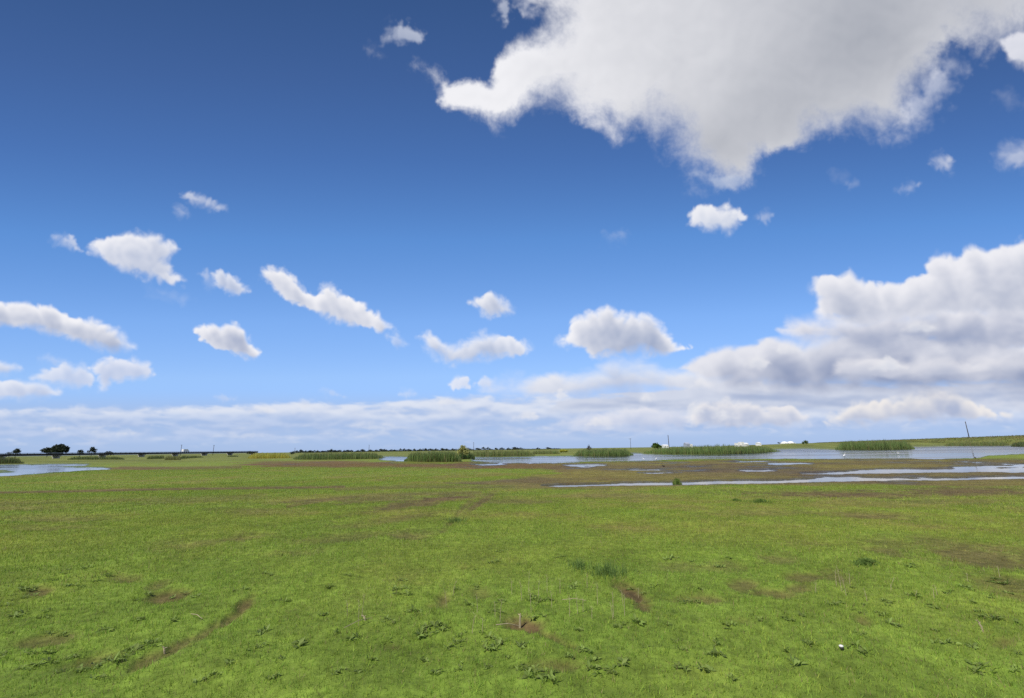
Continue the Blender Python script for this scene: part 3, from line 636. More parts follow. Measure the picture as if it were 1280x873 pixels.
# ------------------------------------------------------------------ reed beds, each its own thing
def reed_bed(name, label, cat, front, top, depth, count, c0, c1, wid=.05, lean=.13, edge=(1, 1), grp='reed beds standing in the marsh'):
    """front: photo points along the foot of the bed; top: photo points along its upper edge"""
    fx = [p[0] for p in front]; tx = [p[0] for p in top]
    X = NG.uniform(fx[0], fx[-1], count); Yb = np.interp(X, fx, [p[1] for p in front]); Yt = np.interp(X, tx, [p[1] for p in top])
    u = NG.rand(count)**1.25
    end = np.minimum((X-fx[0]), (fx[-1]-X))/(fx[-1]-fx[0])
    gap = NZ.fbm(X/5.+len(label), X*0+3, 4, .6)
    Xs = np.arange(math.floor(fx[0])-1, math.ceil(fx[-1])+2, 1.)
    P = [ground(a, float(np.interp(a, fx, [p[1] for p in front])), 0.) for a in Xs]
    H = np.array([height(p, a, float(np.interp(a, tx, [q[1] for q in top]))) for p, a in zip(P, Xs)])
    px = np.interp(X, Xs, [p.x for p in P]); py = np.interp(X, Xs, [p.y for p in P]); h = np.interp(X, Xs, H)
    rr = np.hypot(px, py); k = 1+u*depth/rr
    x, y = px*k, py*k
    z = np.maximum(terrain(x, y)[0], -.03)-.02
    hh = h*(1.10-.48*NG.rand(count)**1.3+.34*gap-.05*u)*np.clip(.35+end*6+.25*gap, .3, 1)
    hh = np.maximum(hh, .25)
    thin = NG.rand(count) < np.clip(.25+end*9, 0, 1)*np.clip(.95+.8*NZ.fbm(x/1.6, y/1.6, 3), .35, 1)
    x, y, z, hh, X, u, gap, px, py = (q[thin] for q in (x, y, z, hh, X, u, gap, px, py)); count = len(x)
    ctr = np.array((np.mean(px), np.mean(py)*1, 0))
    la = NG.uniform(0, 2*np.pi, count); ln = np.abs(NG.normal(0, lean, count))*hh
    ang = NG.uniform(0, np.pi, count); w = wid*NG.uniform(.5, 1.3, count)*.5
    s = np.stack([np.cos(ang)*w, np.sin(ang)*w, 0*w], -1); d = np.stack([np.cos(la)*ln, np.sin(la)*ln, 0*ln], -1)
    b = np.stack([x, y, z], -1); up = np.array((0, 0, 1.))[None]
    m1 = b+d*.3+up*(hh*.55)[:, None]; tp = b+d+up*hh[:, None]
    V = np.stack([b-s, b+s, m1+s*.9, m1-s*.9, tp+s*.12, tp-s*.12], 1)
    c0, c1 = np.array(c0), np.array(c1); f = np.clip(NG.rand(count)*.7+.45*gap+.15, 0, 1)[:, None]
    cc = (c0+(c1-c0)*f)*np.exp(NG.normal(0, .2, (count, 1)))
    dead = NG.rand(count) < .07; cc[dead] = np.array((.26, .20, .10))
    C = np.repeat(cc[:, None], 6, 1); C[:, :2] = C[:, :2]*.6+np.array((.16, .13, .06))*.4; C[:, 4:] = C[:, 4:]*.75+np.array((.17, .14, .07))*.25
    head = NG.rand(count) < .14; C[head, 4:] = np.array((.16, .10, .05))
    V = V-np.array((ctr[0], ctr[1], 0))
    i = np.arange(count)[:, None]*6; F = np.concatenate([i+np.array([[0, 1, 2, 3]]), i+np.array([[3, 2, 4, 5]])])
    o = link(name, np_mesh(name, V.reshape(-1, 3), F, BLADE, np.clip(C.reshape(-1, 3), .01, .5)), None, (ctr[0], ctr[1], 0))
    tag(o, label, cat, grp); return o
RG0, RG1 = (.105, .195, .050), (.260, .335, .110)
DG0, DG1 = (.062, .108, .034), (.140, .175, .062)
OL0, OL1 = (.150, .180, .054), (.28, .27, .10)
reed_bed('reed_bed', 'dark green reed bed at the left edge behind the blue pond', 'reeds', [(-60, 581.5), (0, 580.5), (30, 580.2)], [(-60, 571.5), (0, 571.6), (20, 572.6), (30, 576)], 9, 3600, DG0, DG1)
reed_bed('reed_bed', 'low dark strip of reeds in the field below the large dark trees', 'reeds', [(84, 575.6), (156, 575.2)], [(84, 571.2), (120, 570.8), (156, 571.6)], 14, 2200, DG0, DG1)
reed_bed('reed_bed', 'short dark reed clump under the bridge left of an olive clump', 'reeds', [(183, 574.6), (206, 574.2)], [(183, 570.4), (206, 569.8)], 12, 900, DG0, DG1)
reed_bed('reed_bed', 'olive yellow reed clump between two dark reed clumps under the bridge', 'reeds', [(205, 575.8), (226, 575.6)], [(205, 570.4), (226, 570)], 10, 900, OL0, OL1)
reed_bed('reed_bed', 'long low dark reed clump right of the olive clump under the bridge', 'reeds', [(224, 574.4), (254, 572.6)], [(224, 569.8), (254, 570.6)], 12, 1100, DG0, DG1)
reed_bed('reed_bed', 'tiny dark reed clump beside the left end of the yellow reeds', 'reeds', [(284, 571.9), (298, 571.6)], [(284, 569.8), (298, 569.8)], 12, 500, DG0, DG1)
reed_bed('reed_bed', 'golden yellow reed bed standing at the far end of the bridge', 'reeds', [(309, 573.8), (340, 573.6), (364, 573.2)], [(309, 567.6), (325, 566.6), (350, 566.8), (364, 568.6)], 14, 2600, (.70, .50, .055), (.84, .64, .12))
reed_bed('reed_bed', 'long dark green reed bed right of the golden yellow reeds', 'reeds', [(366, 575.2), (400, 575.4), (466, 574.6), (482, 572.6)], [(366, 569), (380, 567), (420, 566.4), (462, 566.2), (475, 567.4), (482, 570)], 16, 5200, DG0, RG1)
reed_bed('reed_bed', 'tall green reed bed in the middle with the pale bush at its right end', 'reeds', [(505, 577.6), (530, 578.4), (577, 578.2)], [(505, 569), (515, 567), (545, 565.2), (566, 565.2), (577, 567.6)], 7, 5200, RG0, RG1)
reed_bed('reed_bed', 'small dark reed clump at the foot of the pale bush', 'reeds', [(573, 575.4), (594, 573.6)], [(573, 565.8), (586, 566), (594, 569)], 8, 1300, DG0, RG0)
reed_bed('reed_bed', 'long low green reed strip right of the pale bush along the water', 'reeds', [(584, 571.2), (620, 571.4), (669, 570.6)], [(584, 565.6), (600, 564.2), (640, 563.4), (662, 563.8), (669, 566)], 22, 4200, RG0, OL1)
reed_bed('reed_bed', 'thin far reed strip just left of the yellow bush', 'reeds', [(664, 568.4), (700, 568.2)], [(664, 564.2), (700, 563.2)], 20, 1700, RG0, OL1)
reed_bed('reed_bed', 'bright green reed bed below the small dark bush, left of the gap in the reeds', 'reeds', [(717, 570.6), (740, 571), (780, 570.8), (792, 569.6)], [(717, 564.6), (730, 562), (760, 561), (784, 561.2), (792, 564.6)], 14, 4800, RG0, RG1)
reed_bed('reed_bed', 'longest green reed bed below the round tree and the white buildings', 'reeds', [(805, 567.6), (850, 568.6), (900, 568.6), (940, 567.2), (976, 564.8)], [(805, 561.6), (825, 559.4), (850, 558.4), (900, 556.2), (940, 556.6), (962, 558), (976, 561.4)], 18, 8200, RG0, RG1)
reed_bed('reed_bed', 'dense green reed bed standing alone in the water at right', 'reeds', [(1044, 562.8), (1100, 562.8), (1144, 561.8)], [(1044, 554), (1056, 551.4), (1100, 550.2), (1132, 550.4), (1144, 554)], 22, 5400, RG0, RG1, .07)
reed_bed('reed_bed', 'low green reed fringe along the far shore below the leaning right pole', 'reeds', [(1180, 558), (1225, 557.8), (1264, 557.6)], [(1180, 553.6), (1225, 552.6), (1264, 552.2)], 26, 3200, RG0, OL1, .09)
reed_bed('reed_bed', 'dark reed clump at the right edge of the far shore', 'reeds', [(1264, 558.6), (1300, 559)], [(1264, 554), (1275, 552.6), (1300, 552)], 20, 2000, DG0, DG1, .08)

# rough grass and low growth all over the levee: ground cover
def levee_growth():
    n = 26000; t = NG.rand(n)**1.6; y = 170+t*900; q = NG.uniform(-40, 12, n); x = 394+(y-350)*.4252+q/.9203
    z = terrain(x, y)[0]; k = z > .5; x, y, z = x[k], y[k], z[k]; n = len(x); d = NZ.fbm(x/16+77, y/16, 4, .6)
    h = NG.uniform(.4, 1.0, n)*(1+1.2*np.clip(NZ.fbm(x/9, y/9, 3), -.5, 1)); a = NG.uniform(0, 3.14, n); w = NG.uniform(.10, .28, n); la = NG.uniform(0, 6.28, n); l = h*np.abs(NG.normal(0, .35, n))
    b = np.stack([x, y, z-.05], -1); s = np.stack([np.cos(a)*w, np.sin(a)*w, 0*w], -1); tp = b+np.stack([np.cos(la)*l, np.sin(la)*l, h], -1)
    c0 = np.array((.14, .18, .045)); c1 = np.array((.22, .15, .07)); C = (c0+(c1-c0)*np.clip(.3+1.6*d+NG.normal(0, .2, n), 0, 1)[:, None])*np.exp(NG.normal(0, .25, (n, 1)))
    tag(link('levee_growth', np_mesh('levee_growth', np.stack([b-s, b+s, tp], 1).reshape(-1, 3), np.arange(3*n).reshape(-1, 3), BLADE, np.repeat(np.clip(C, .01, .5), 3, 0))), 'rough green and reddish grass covering the levee', 'ground cover', kind='stuff')
levee_growth()

# ------------------------------------------------------------------ trees and bushes
def leaf_cloud(name, clumps, n, size, c0, c1, flat=.9):
    """leaf cards spread through the volume of several clumps"""
    w = np.array([c[3]*c[4]*c[5] for c in clumps]); w = w/w.sum(); idx = NG.choice(len(clumps), n, p=w)
    cl = np.array(clumps)[idx]; d = NG.normal(size=(n, 3)); d /= np.linalg.norm(d, axis=1)[:, None]
    rr = (NG.rand(n)**.45)[:, None]; p = cl[:, :3]+d*rr*cl[:, 3:6]
    a = NG.normal(size=(n, 3)); a /= np.linalg.norm(a, axis=1)[:, None]; b = np.cross(a, NG.normal(size=(n, 3))); b /= np.linalg.norm(b, axis=1)[:, None]
    s = (size*NG.uniform(.5, 1.3, n))[:, None]
    V = np.stack([p-a*s, p-b*s*.55, p+a*s, p+b*s*.55], 1).reshape(-1, 3)
    c0, c1 = np.array(c0), np.array(c1); tone = NG.rand(len(clumps))[idx]
    C = (c0+(c1-c0)*np.clip(tone*.6+NG.rand(n)*.5, 0, 1)[:, None])*np.exp(NG.normal(0, .15, (n, 1)))
    return np_mesh(name, V, np.arange(4*n).reshape(-1, 4), LEAF, np.repeat(np.clip(C, .008, .5), 4, 0))
def make_tree(label, cat, base, h, width, seed, n, size, c0, c1, grp=None, name='tree', nclump=9, low=.25, spread=1., limbs=5):
    """trunk with limbs, crown of leaf clumps; h and width in metres"""
    q = random.Random(seed); root = empty(name, base); tag(root, label, cat, grp)
    t = MB(); th = h*(low+.25); r0 = max(.03*h, .04)
    t.tube([(0, 0, -.2), (q.uniform(-.02, .02)*h, 0, th*.5), (q.uniform(-.03, .03)*h, q.uniform(-.02, .02)*h, th)], [r0, r0*.75, r0*.5], 7)
    clumps = []
    for i in range(nclump):
        a = 2*math.pi*i/nclump*1.62+q.uniform(-.3, .3); f = math.sqrt(q.uniform(.05, 1)); zc = h*(low+(1-low)*(.30+.52*(1-f*f*.8)*q.uniform(.6, 1.05)))
        rx = width*.5*q.uniform(.30, .46); rz = min(h*(1-low)*q.uniform(.20, .32), h-zc+.02*h)
        c = (math.cos(a)*(width*.5-rx*.8)*f*spread, math.sin(a)*(width*.5-rx*.8)*f*.8, min(zc, h-rz*.9), rx, rx, rz); clumps.append(c)
        if i < limbs: t.tube([(0, 0, th*.75), (c[0]*.5, c[1]*.5, (th+c[2])*.5), (c[0]*.9, c[1]*.9, c[2])], [r0*.45, r0*.3, r0*.12], 5)
    clumps.append((0, 0, h*(1-.24*(1-low)), width*.24, width*.24, h*.24*(1-low)))
    t.build('trunk', BARK, root, smooth=True)
    link('crown', leaf_cloud('crown', clumps, n, size, c0, c1), root)
    return root
def tree_px(label, cat, x0, x1, ytop, ybase, dist, seed, n=500, size=None, c0=(.03, .05, .02), c1=(.07, .10, .035), **k):
    """a tree filling the photo columns x0..x1 from ytop down to ybase, standing dist metres ahead"""
    xm = (x0+x1)/2; b = at_depth(xm, ybase, dist); t = at_depth(xm, ytop, dist)
    w = (at_depth(x1, ybase, dist)-at_depth(x0, ybase, dist)).length; g = float(terrain(np.array([b.x]), np.array([b.y]))[0][0])
    return make_tree(label, cat, (b.x, b.y, g), t.z-g, w, seed, n, size or w*.07, c0, c1, **k)
EU0, EU1 = (.022, .034, .018), (.055, .068, .036)
tree_px('small rounded dark tree at the far left above the bridge', 'tree', 14, 25, 560.6, 568, 430, 3, 420, c0=EU0, c1=EU1, nclump=6)
tree_px('low dark bush peeping over the bridge left of the small tree', 'bush', 7, 15, 565, 568.5, 430, 4, 220, c0=EU0, c1=EU1, nclump=5, name='bush', low=.05)
tree_px('largest dark spreading tree rising above the bridge at left', 'tree', 62, 84, 555.4, 568, 440, 5, 1500, c0=EU0, c1=EU1, nclump=15, low=.12)
tree_px('lower dark tree leaning against the left side of the largest tree', 'tree', 50, 68, 559.8, 568, 446, 6, 800, c0=EU0, c1=EU1, nclump=9, low=.1)
tree_px('rounded low dark tree between the largest tree and the tall lone tree', 'tree', 95, 105, 562, 568, 440, 7, 380, c0=EU0, c1=EU1, nclump=6, low=.1)
tree_px('lone dark tree with a clear trunk right of the largest tree', 'tree', 109, 119.5, 558.8, 568, 440, 8, 520, c0=EU0, c1=EU1, nclump=7, low=.2)
tree_px('long flat dark bush on the horizon right of the lone dark tree', 'bush', 127, 143, 564.4, 568, 470, 9, 400, c0=EU0, c1=EU1, nclump=8, name='bush', low=.05)
tree_px('dark round bush at the left end of the golden yellow reeds', 'bush', 308, 315, 563.9, 569, 330, 10, 260, c0=EU0, c1=EU1, nclump=5, name='bush', low=.05)
tree_px('small dark bush at the right end of the golden yellow reeds', 'bush', 362, 368, 565.6, 570, 300, 11, 220, c0=EU0, c1=EU1, nclump=5, name='bush', low=.05)
tree_px('pale yellowish open bush at the right end of the tall middle reeds', 'bush', 570, 588, 556.6, 574, 84, 12, 800, .15, (.24, .26, .07), (.46, .44, .16), nclump=10, name='bush', low=.12)
tree_px('small dark bare bush poking above the bright green reeds', 'bush', 732.5, 740.5, 556, 563, 150, 13, 190, .16, (.04, .035, .022), (.09, .07, .04), nclump=7, name='bush', low=.15, limbs=7)
tree_px('bright yellow green bush at the water beside the small dark bush', 'bush', 697, 712, 562.6, 568.2, 190, 14, 700, .28, (.40, .40, .04), (.60, .54, .09), nclump=9, name='bush', low=.03)
tree_px('round bright green tree standing left of the white shed', 'tree', 814.5, 827.5, 553.4, 561, 260, 15, 1400, .32, (.045, .085, .012), (.10, .17, .02), nclump=13, low=.05)
tree_px('low green bush on the rise right of the white domes', 'bush', 1003, 1012, 550.6, 556, 420, 16, 380, None, (.05, .085, .02), (.10, .14, .03), nclump=7, name='bush', low=.03)
tree_px('tiny dark bush left of the white domes on the horizon', 'bush', 971.5, 976.5, 552.9, 557, 500, 17, 160, None, EU0, EU1, nclump=4, name='bush', low=.03)
# the line of far trees on the horizon, sharing three crowns
FT0, FT1 = (.030, .042, .034), (.060, .075, .052)
proto = []
for s in range(3):
    b = at_depth(400, 566, 900)
    proto.append(make_tree('', 'tree', (b.x, b.y, 0), 6.0, (9., 7., 12.)[s], 40+s, 170, .75, FT0, FT1, nclump=7, low=.0, limbs=3))
far = [(372, 4, 2.6), (376, 3, 3), (379, 3, 2.2), (383, 4, 1.6), (387, 5, 2.4), (393, 4, 1.5), (398, 3, 1.8), (404, 5, 1.4), (409, 4, 1.9), (414, 4, 3.0), (419, 4, 1.8), (424, 5, 2.0), (430, 4, 1.5), (435, 4, 2.2), (440, 4, 1.6), (447, 4, 1.4),
       (454, 7, 3.0), (463, 5, 1.8), (470, 4, 1.4), (475, 4, 2.2), (481, 5, 1.8), (488, 5, 1.3), (494, 3, 1.5), (499.5, 3.2, 3.8), (506, 4, 2.8), (512, 4, 1.8), (519, 4, 2.6), (526, 5, 2.0), (531, 4, 2.6), (538, 5, 1.8), (545, 5, 2.2), (552, 4, 2.4), (559, 5, 1.8), (565, 4, 2.6), (597, 5, 2.0), (604, 4, 2.8), (611, 5, 2.4), (619, 4, 1.6), (627, 5, 1.8), (635, 4, 1.4), (645, 6, 2.0), (652, 5, 1.6), (672, 5, 1.4), (685, 5, 1.2)]
lab = 'small dark far tree in the treeline on the horizon behind the middle reeds'
for i, (X, wpx, hpx) in enumerate(far):
    D = 880+90*rnd.random(); Yh = 561.6-.0142*(X-640); X += rnd.uniform(-1.2, 1.2); wpx *= rnd.uniform(.7, 1.3); hpx *= rnd.uniform(.6, 1.05); p = at_depth(X, Yh, D)
    src = proto[i % 3]
    if i < 3: o = src
    else:
        o = src.copy(); col.objects.link(o)
        for ch in src.children:
            c = ch.copy(); c.parent = o; col.objects.link(c)
    w0 = (9., 7., 12.)[i % 3]
    top = at_depth(X, Yh-hpx-.6, D).z; m = 1.5*(at_depth(X+wpx/2, Yh, D).x-at_depth(X-wpx/2, Yh, D).x)
    o.location = (p.x, p.y, .1); o.scale = (m/w0, m/w0, top/6.0); o.rotation_euler = (0, 0, 0)
    tag(o, lab, 'tree', 'far treeline on the horizon')

# the low wood that runs behind those trees, one dark mass
cl = []
for X in np.arange(364, 700, 1.6):
    D = 985; p = at_depth(float(X), 561.6-.0142*(float(X)-640), D); hh = (1.6+3.2*rnd.random()**2+1.5*max(0, math.sin(X*.11)))*(1-.4*(X > 590))
    cl.append((p.x, p.y, hh*.5, 4.2, 4, hh*.5))
tag(link('far_woodland', leaf_cloud('far_woodland', cl, 9000, .8, FT0, FT1)), 'long low dark wood on the horizon behind the far trees', 'wood', kind='stuff')

# ------------------------------------------------------------------ the bridge
def make_bridge():
    D0, dD = 240., 23.5; W = 5.0
    p0 = Vector(((17-640)/FPX*D0, D0, 0)); p1 = Vector(((84-640)/FPX*(D0+dD), D0+dD, 0)); v = p1-p0; L = v.length; ang = math.atan2(v.y, v.x)
    root = empty('bridge', (p0.x, p0.y, .1), ang); tag(root, 'long low dark bridge on pale piers crossing the far left field', 'bridge')
    a, b = -4.5*L, 7.15*L
    g = MB(); g.box(a, b, -W/2+.3, W/2-.3, 1.62, 2.55); g.build('girder', CONC_SHADED, root)
    d = MB(); d.box(a, b, -W/2, W/2, 2.553, 2.76); d.build('deck', CONC_SHADED, root)
    for s in (-1, 1):
        r = MB(); y = s*(W/2-.12)
        for k in range(-36, 57): r.box(k*L/8-.07, k*L/8+.07, y-.06, y+.06, 2.763, 3.10)
        r.box(a, b, y-.08, y+.08, 3.10, 3.22); r.box(a, b, y-.05, y+.05, 2.88, 2.96)
        r.build('railing', GREYW, root)
    for k in range(-4, 8):
        c = MB(); c.box(k*L-.42, k*L+.42, -W*.44, W*.44, -.7, 1.16)
        q = c.build('pier', CONC, root)
        h = MB(); h.box(k*L-.55, k*L+.55, -W/2-.45, W/2+.45, 1.163, 1.617); h.build('pier_cap', CONC, q)
    return root, p0, v, L, ang
bridge, bp0, bv, bL, bang = make_bridge()
def make_van():
    k = 4.32; p = bp0+bv*k; root = empty('delivery_van', (p.x, p.y, 2.862), bang); tag(root, 'tiny white van driving on the bridge', 'van')
    b = MB(); b.box(-2.3, 1.2, -.9, .9, .35, 2.1)
    n = len(b.v); b.v += [(1.203, -.9, .35), (2.4, -.9, .35), (2.4, -.9, 1.0), (1.9, -.85, 1.15), (1.203, -.8, 2.0), (1.203, .9, .35), (2.4, .9, .35), (2.4, .9, 1.0), (1.9, .85, 1.15), (1.203, .8, 2.0)]
    b.f += [tuple(n+i for i in (0, 1, 2, 3, 4)), tuple(n+i for i in (9, 8, 7, 6, 5))]+[(n+i, n+i+5, n+i+6, n+i+1) for i in range(4)]+[(n+4, n+9, n+5, n)]
    b.build('body', WHITE, root)
    w = MB(); w.v = [(1.91, -.78, 1.18), (1.91, .78, 1.18), (1.26, .74, 1.95), (1.26, -.74, 1.95)]; w.f = [(0, 1, 2, 3)]; w.v = [(x+.03, y, z+.02) for x, y, z in w.v]; w.build('windscreen', DARKGLASS, root)
    for x in (-1.5, 1.7):
        for y in (-.82, .82):
            t = MB(); t.tube([(x, y-.11, .33), (x, y+.11, .33)], [.33, .33], 14); t.build('wheel', RUBBER, root)
make_van()

# ------------------------------------------------------------------ utility poles
def pole(label, xb, yb, ytop, dist, r=.16, arm=1.6, turn=0., lean=0.):
    b = at_depth(xb, yb, dist); g = float(terrain(np.array([b.x]), np.array([b.y]))[0][0]); h = at_depth(xb, ytop, dist).z-g
    root = empty('utility_pole', (b.x, b.y, g), turn); root.rotation_euler = (0, lean, turn); tag(root, label, 'pole', 'utility poles along the horizon')
    p = MB(); p.tube([(0, 0, -.5), (0, 0, h*.5), (0, 0, h)], [r, r*.85, r*.7], 9); p.build('pole', WOOD, root, smooth=True)
    c = MB(); c.box(-arm/2, arm/2, r*.72, r*.72+.12, h*.93, h*.93+.14); ca = c.build('crossarm', WOOD, root)
    for x in (-.45, .45): i = MB(); i.tube([(x*arm, r*.72+.06, h*.93+.143), (x*arm, r*.72+.06, h*.93+.36)], [.06, .04], 7); i.build('insulator', GREYW, ca)
pole('thin faint pole above the bridge left of the white van', 225.4, 568, 556, 420, .22, turn=1.3)
pole('thin pole above the bridge right of the white van', 266, 568, 556.4, 430, .22, turn=1.3)
pole('short thin pole standing above the long dark green reeds near the golden reeds', 368.3, 566, 560, 520, .2, turn=1.2)
pole('thin pole above the right end of the long dark green reeds', 461, 565, 556.2, 480, .22, turn=1.2)
pole('thin pole just right of the pale bush', 592.1, 564, 553, 400, .2, turn=1.2)
pole('faint pole with a crossarm above the gap in the reeds', 788.6, 560, 548, 420, .17, 2.6, turn=.2)
pole('thick dark pole right of the white shed', 836.4, 559, 544, 330, .26, turn=1.2)
pole('thickest dark pole tilting on the levee at the right edge', 1211.6, 547.5, 527, 424, .36, 1.2, turn=1.3)

# ------------------------------------------------------------------ white buildings on the horizon
def building(label, x0, x1, ytop, ybase, dist, roof='gable', mat=None, cat='building', name='farm_building', depth=14., win=3, grp=None):
    mat = mat or WHITE
    b0, b1 = at_depth(x0, ybase, dist), at_depth(x1, ybase, dist); w = (b1-b0).length; t = at_depth((x0+x1)/2, ytop, dist).z
    root = empty(name, ((b0.x+b1.x)/2, dist, 0), 0); tag(root, label, cat, grp)
    g = float(terrain(np.array([root.location.x]), np.array([dist]))[0][0]); root.location.z = g-.2; h = t-g+.2
    hw = h*(.72 if roof == 'gable' else .94 if roof == 'flat' else .45)
    m = MB(); m.box(-w/2, w/2, 0, depth, 0, hw); wl = m.build('wall', mat, root)
    for i in range(win):
        q = MB(); x = -w/2+w*(i+.5)/win; q.box(x-w*.08/1, x+w*.08, -.06, -.003, hw*.45, hw*.72); q.build('window', DARKGLASS, wl)
    r = MB()
    if roof == 'gable':
        n = 0; o = .3
        r.v = [(-w/2-o, -o, hw+.003), (w/2+o, -o, hw+.003), (w/2+o, depth+o, hw+.003), (-w/2-o, depth+o, hw+.003), (-w/2-o, depth/2, h), (w/2+o, depth/2, h)]
        r.f = [(0, 1, 5, 4), (2, 3, 4, 5), (1, 2, 5), (3, 0, 4), (0, 3, 2, 1)]
    elif roof == 'flat': r.box(-w/2-.2, w/2+.2, -.2, depth+.2, hw+.003, h)
    else:
        rings = 6; seg = 20
        for i in range(rings+1):
            a = math.pi/2*i/rings
            for k in range(seg): u = 2*math.pi*k/seg; r.v.append((math.cos(a)*math.cos(u)*w*.5, depth/2+math.cos(a)*math.sin(u)*depth*.5, hw+.003+math.sin(a)*(h-hw)))
        for i in range(rings):
            for k in range(seg): r.f.append((i*seg+k, i*seg+(k+1) % seg, (i+1)*seg+(k+1) % seg, (i+1)*seg+k))
    r.build('roof', mat, root, smooth=roof == 'dome')
building('white shed with a low roof between the round tree and the thick dark pole', 830.5, 836, 556, 560, 640, win=2)
building('pale grey blue block with a pointed roof above the long reed bed', 858, 862.5, 553.2, 559, 900, 'gable', GREYW, win=1)
building('small pale building just right of the grey blue block', 863, 866, 555.4, 559, 900, 'flat', win=1)
building('narrow white building at the left end of the white building row', 922.6, 925.4, 553.9, 557.5, 900, 'flat', win=1)
building('tall white block in the middle of the white building row', 927.4, 930.6, 552.6, 557.5, 900, 'flat', win=1)
building('wide white hall right of the tall white block', 930.8, 936, 553.7, 557.5, 915, 'gable', win=3)
building('narrow white tower at the right end of the white building row', 949.4, 952, 553, 557.5, 900, 'gable', win=1)
building('left white dome on the horizon right of the building row', 981, 987, 552.0, 556, 760, 'dome', win=2, grp='white domes on the horizon')
building('right white dome on the horizon below the grey clouds', 988.4, 995, 551.8, 556, 760, 'dome', win=2, grp='white domes on the horizon')

# ------------------------------------------------------------------ birds
def egret(label, X, Y, h, face):
    p = ground(X, Y, 0.); s = h/.62; root = empty('egret', (p.x, p.y, max(0., float(terrain(np.array([p.x]), np.array([p.y]))[0][0]))), face); root.scale = (s, s, s); tag(root, label, 'bird', 'white egrets at the water edge')
    b = MB(); b.tube([(-.24, 0, .20), (-.17, 0, .245), (-.06, 0, .28), (.06, 0, .31), (.12, 0, .345), (.15, 0, .40), (.115, 0, .46), (.12, 0, .53), (.155, 0, .565), (.195, 0, .567), (.225, 0, .56)],
           [.012, .045, .082, .075, .045, .026, .021, .019, .026, .024, .012], 10)
    b.build('body', FEATHER, root, smooth=True)
    k = MB(); k.tube([(.222, 0, .561), (.27, 0, .556), (.31, 0, .55)], [.011, .007, .002], 6); k.build('beak', BILL, root)
    for y in (-.03, .03):
        l = MB(); l.tube([(-.01, y, .25), (-.03, y, .12), (-.01, y, -.03)], [.009, .006, .006], 6); l.build('leg', LEGM, root)
egret('white egret at the water edge below the round tree, left one of the pair', 804.6, 576, .42, 2.8)
egret('white egret at the water edge below the thick dark pole, right one of the pair', 820.6, 576, .46, .4)
egret('tall white egret standing in the water left of the lone reed bed', 1056.2, 572.4, .66, .3)
egret('white egret wading in front of the lone reed bed at right', 1123.2, 568.6, .46, 2.7)
def duck(label, X, Y, s, face):
    p = ground(X, Y); root = empty('duck', (p.x, p.y, max(p.z, 0)), face); root.scale = (s, s, s); tag(root, label, 'bird')
    b = MB(); b.tube([(-.24, 0, .15), (-.17, 0, .12), (-.05, 0, .11), (.08, 0, .12), (.14, 0, .17), (.16, 0, .24), (.20, 0, .265), (.235, 0, .25)], [.01, .06, .10, .09, .05, .04, .045, .02], 10); b.build('body', DUCK, root, smooth=True)
    k = MB(); k.tube([(.23, 0, .252), (.29, 0, .24)], [.018, .01], 6); k.build('beak', BILL, root)
    for y in (-.04, .04): l = MB(); l.tube([(0, y, .06), (.01, y, -.02)], [.008, .008], 5); l.build('leg', BILL, root)
duck('small dark duck on the mud flat below the pair of egrets', 829.4, 583.8, .62, 2.6)
duck('small dark bird at the left tip of the green spit at right', 1219.4, 573.4, .6, 1.3)

# ------------------------------------------------------------------ foreground plants and small things
def on_ground(X, Y):
    p = ground(X, Y); return p
def weed_mesh(seed, spots, spread, leaves, ln):
    """a patch of small leafy shoots: a few rosettes of broad, folded leaves"""
    q = random.Random(seed); V = []; F = []; C = []
    for j in range(spots):
        a0 = q.uniform(0, 6.28); r0 = .6*spread*math.sqrt(q.random())*(j > 0); ox, oy = r0*math.cos(a0)*1.5, r0*math.sin(a0); n = q.randint(*leaves)
        for i in range(n):
            a = 2*math.pi*i/n+q.uniform(-.7, .7); L = ln*q.uniform(.5, 1.25); e = q.uniform(.35, 1.35); w = L*q.uniform(.14, .27); curl = q.uniform(.2, 1.5)
            d = Vector((math.cos(a), math.sin(a), 0)); s = Vector((-d.y, d.x, 0)); tw = q.uniform(-.7, .7)
            c = np.array((.125, .180, .036))*q.uniform(.6, 1.7)+np.array((.04, .03, .015))*q.random()
            n0 = len(V); z = 0.; x = .004
            for k, (t, ww) in enumerate(((0, .25), (.3, .8), (.6, 1.), (.85, .6), (1., .06))):
                if k: ee = e-curl*t*e; x += L*.25*math.cos(ee); z += L*.25*math.sin(ee)
                m = d*x+Vector((ox, oy, z+.006)); side = s*math.cos(tw)+Vector((0, 0, math.sin(tw)))
                V += [tuple(m-side*w*ww), tuple(m+Vector((0, 0, -w*.4*ww))), tuple(m+side*w*ww)]; C += [c*(1.0 if k else .8), c*1.15, c]
            for k in range(4):
                for jj in (0, 1): b = n0+k*3+jj; F.append((b, b+1, b+4, b+3))
    return np_mesh('broadleaf_weed', V, F, LEAF, np.array(C), True)
WM = [weed_mesh(100+i, *t) for i, t in enumerate([(3, .07, (4, 6), .050), (5, .09, (3, 6), .042), (2, .06, (4, 7), .050), (6, .12, (3, 5), .040), (3, .08, (5, 8), .044), (4, .10, (3, 5), .048), (2, .08, (5, 8), .045), (7, .16, (3, 6), .036)])]
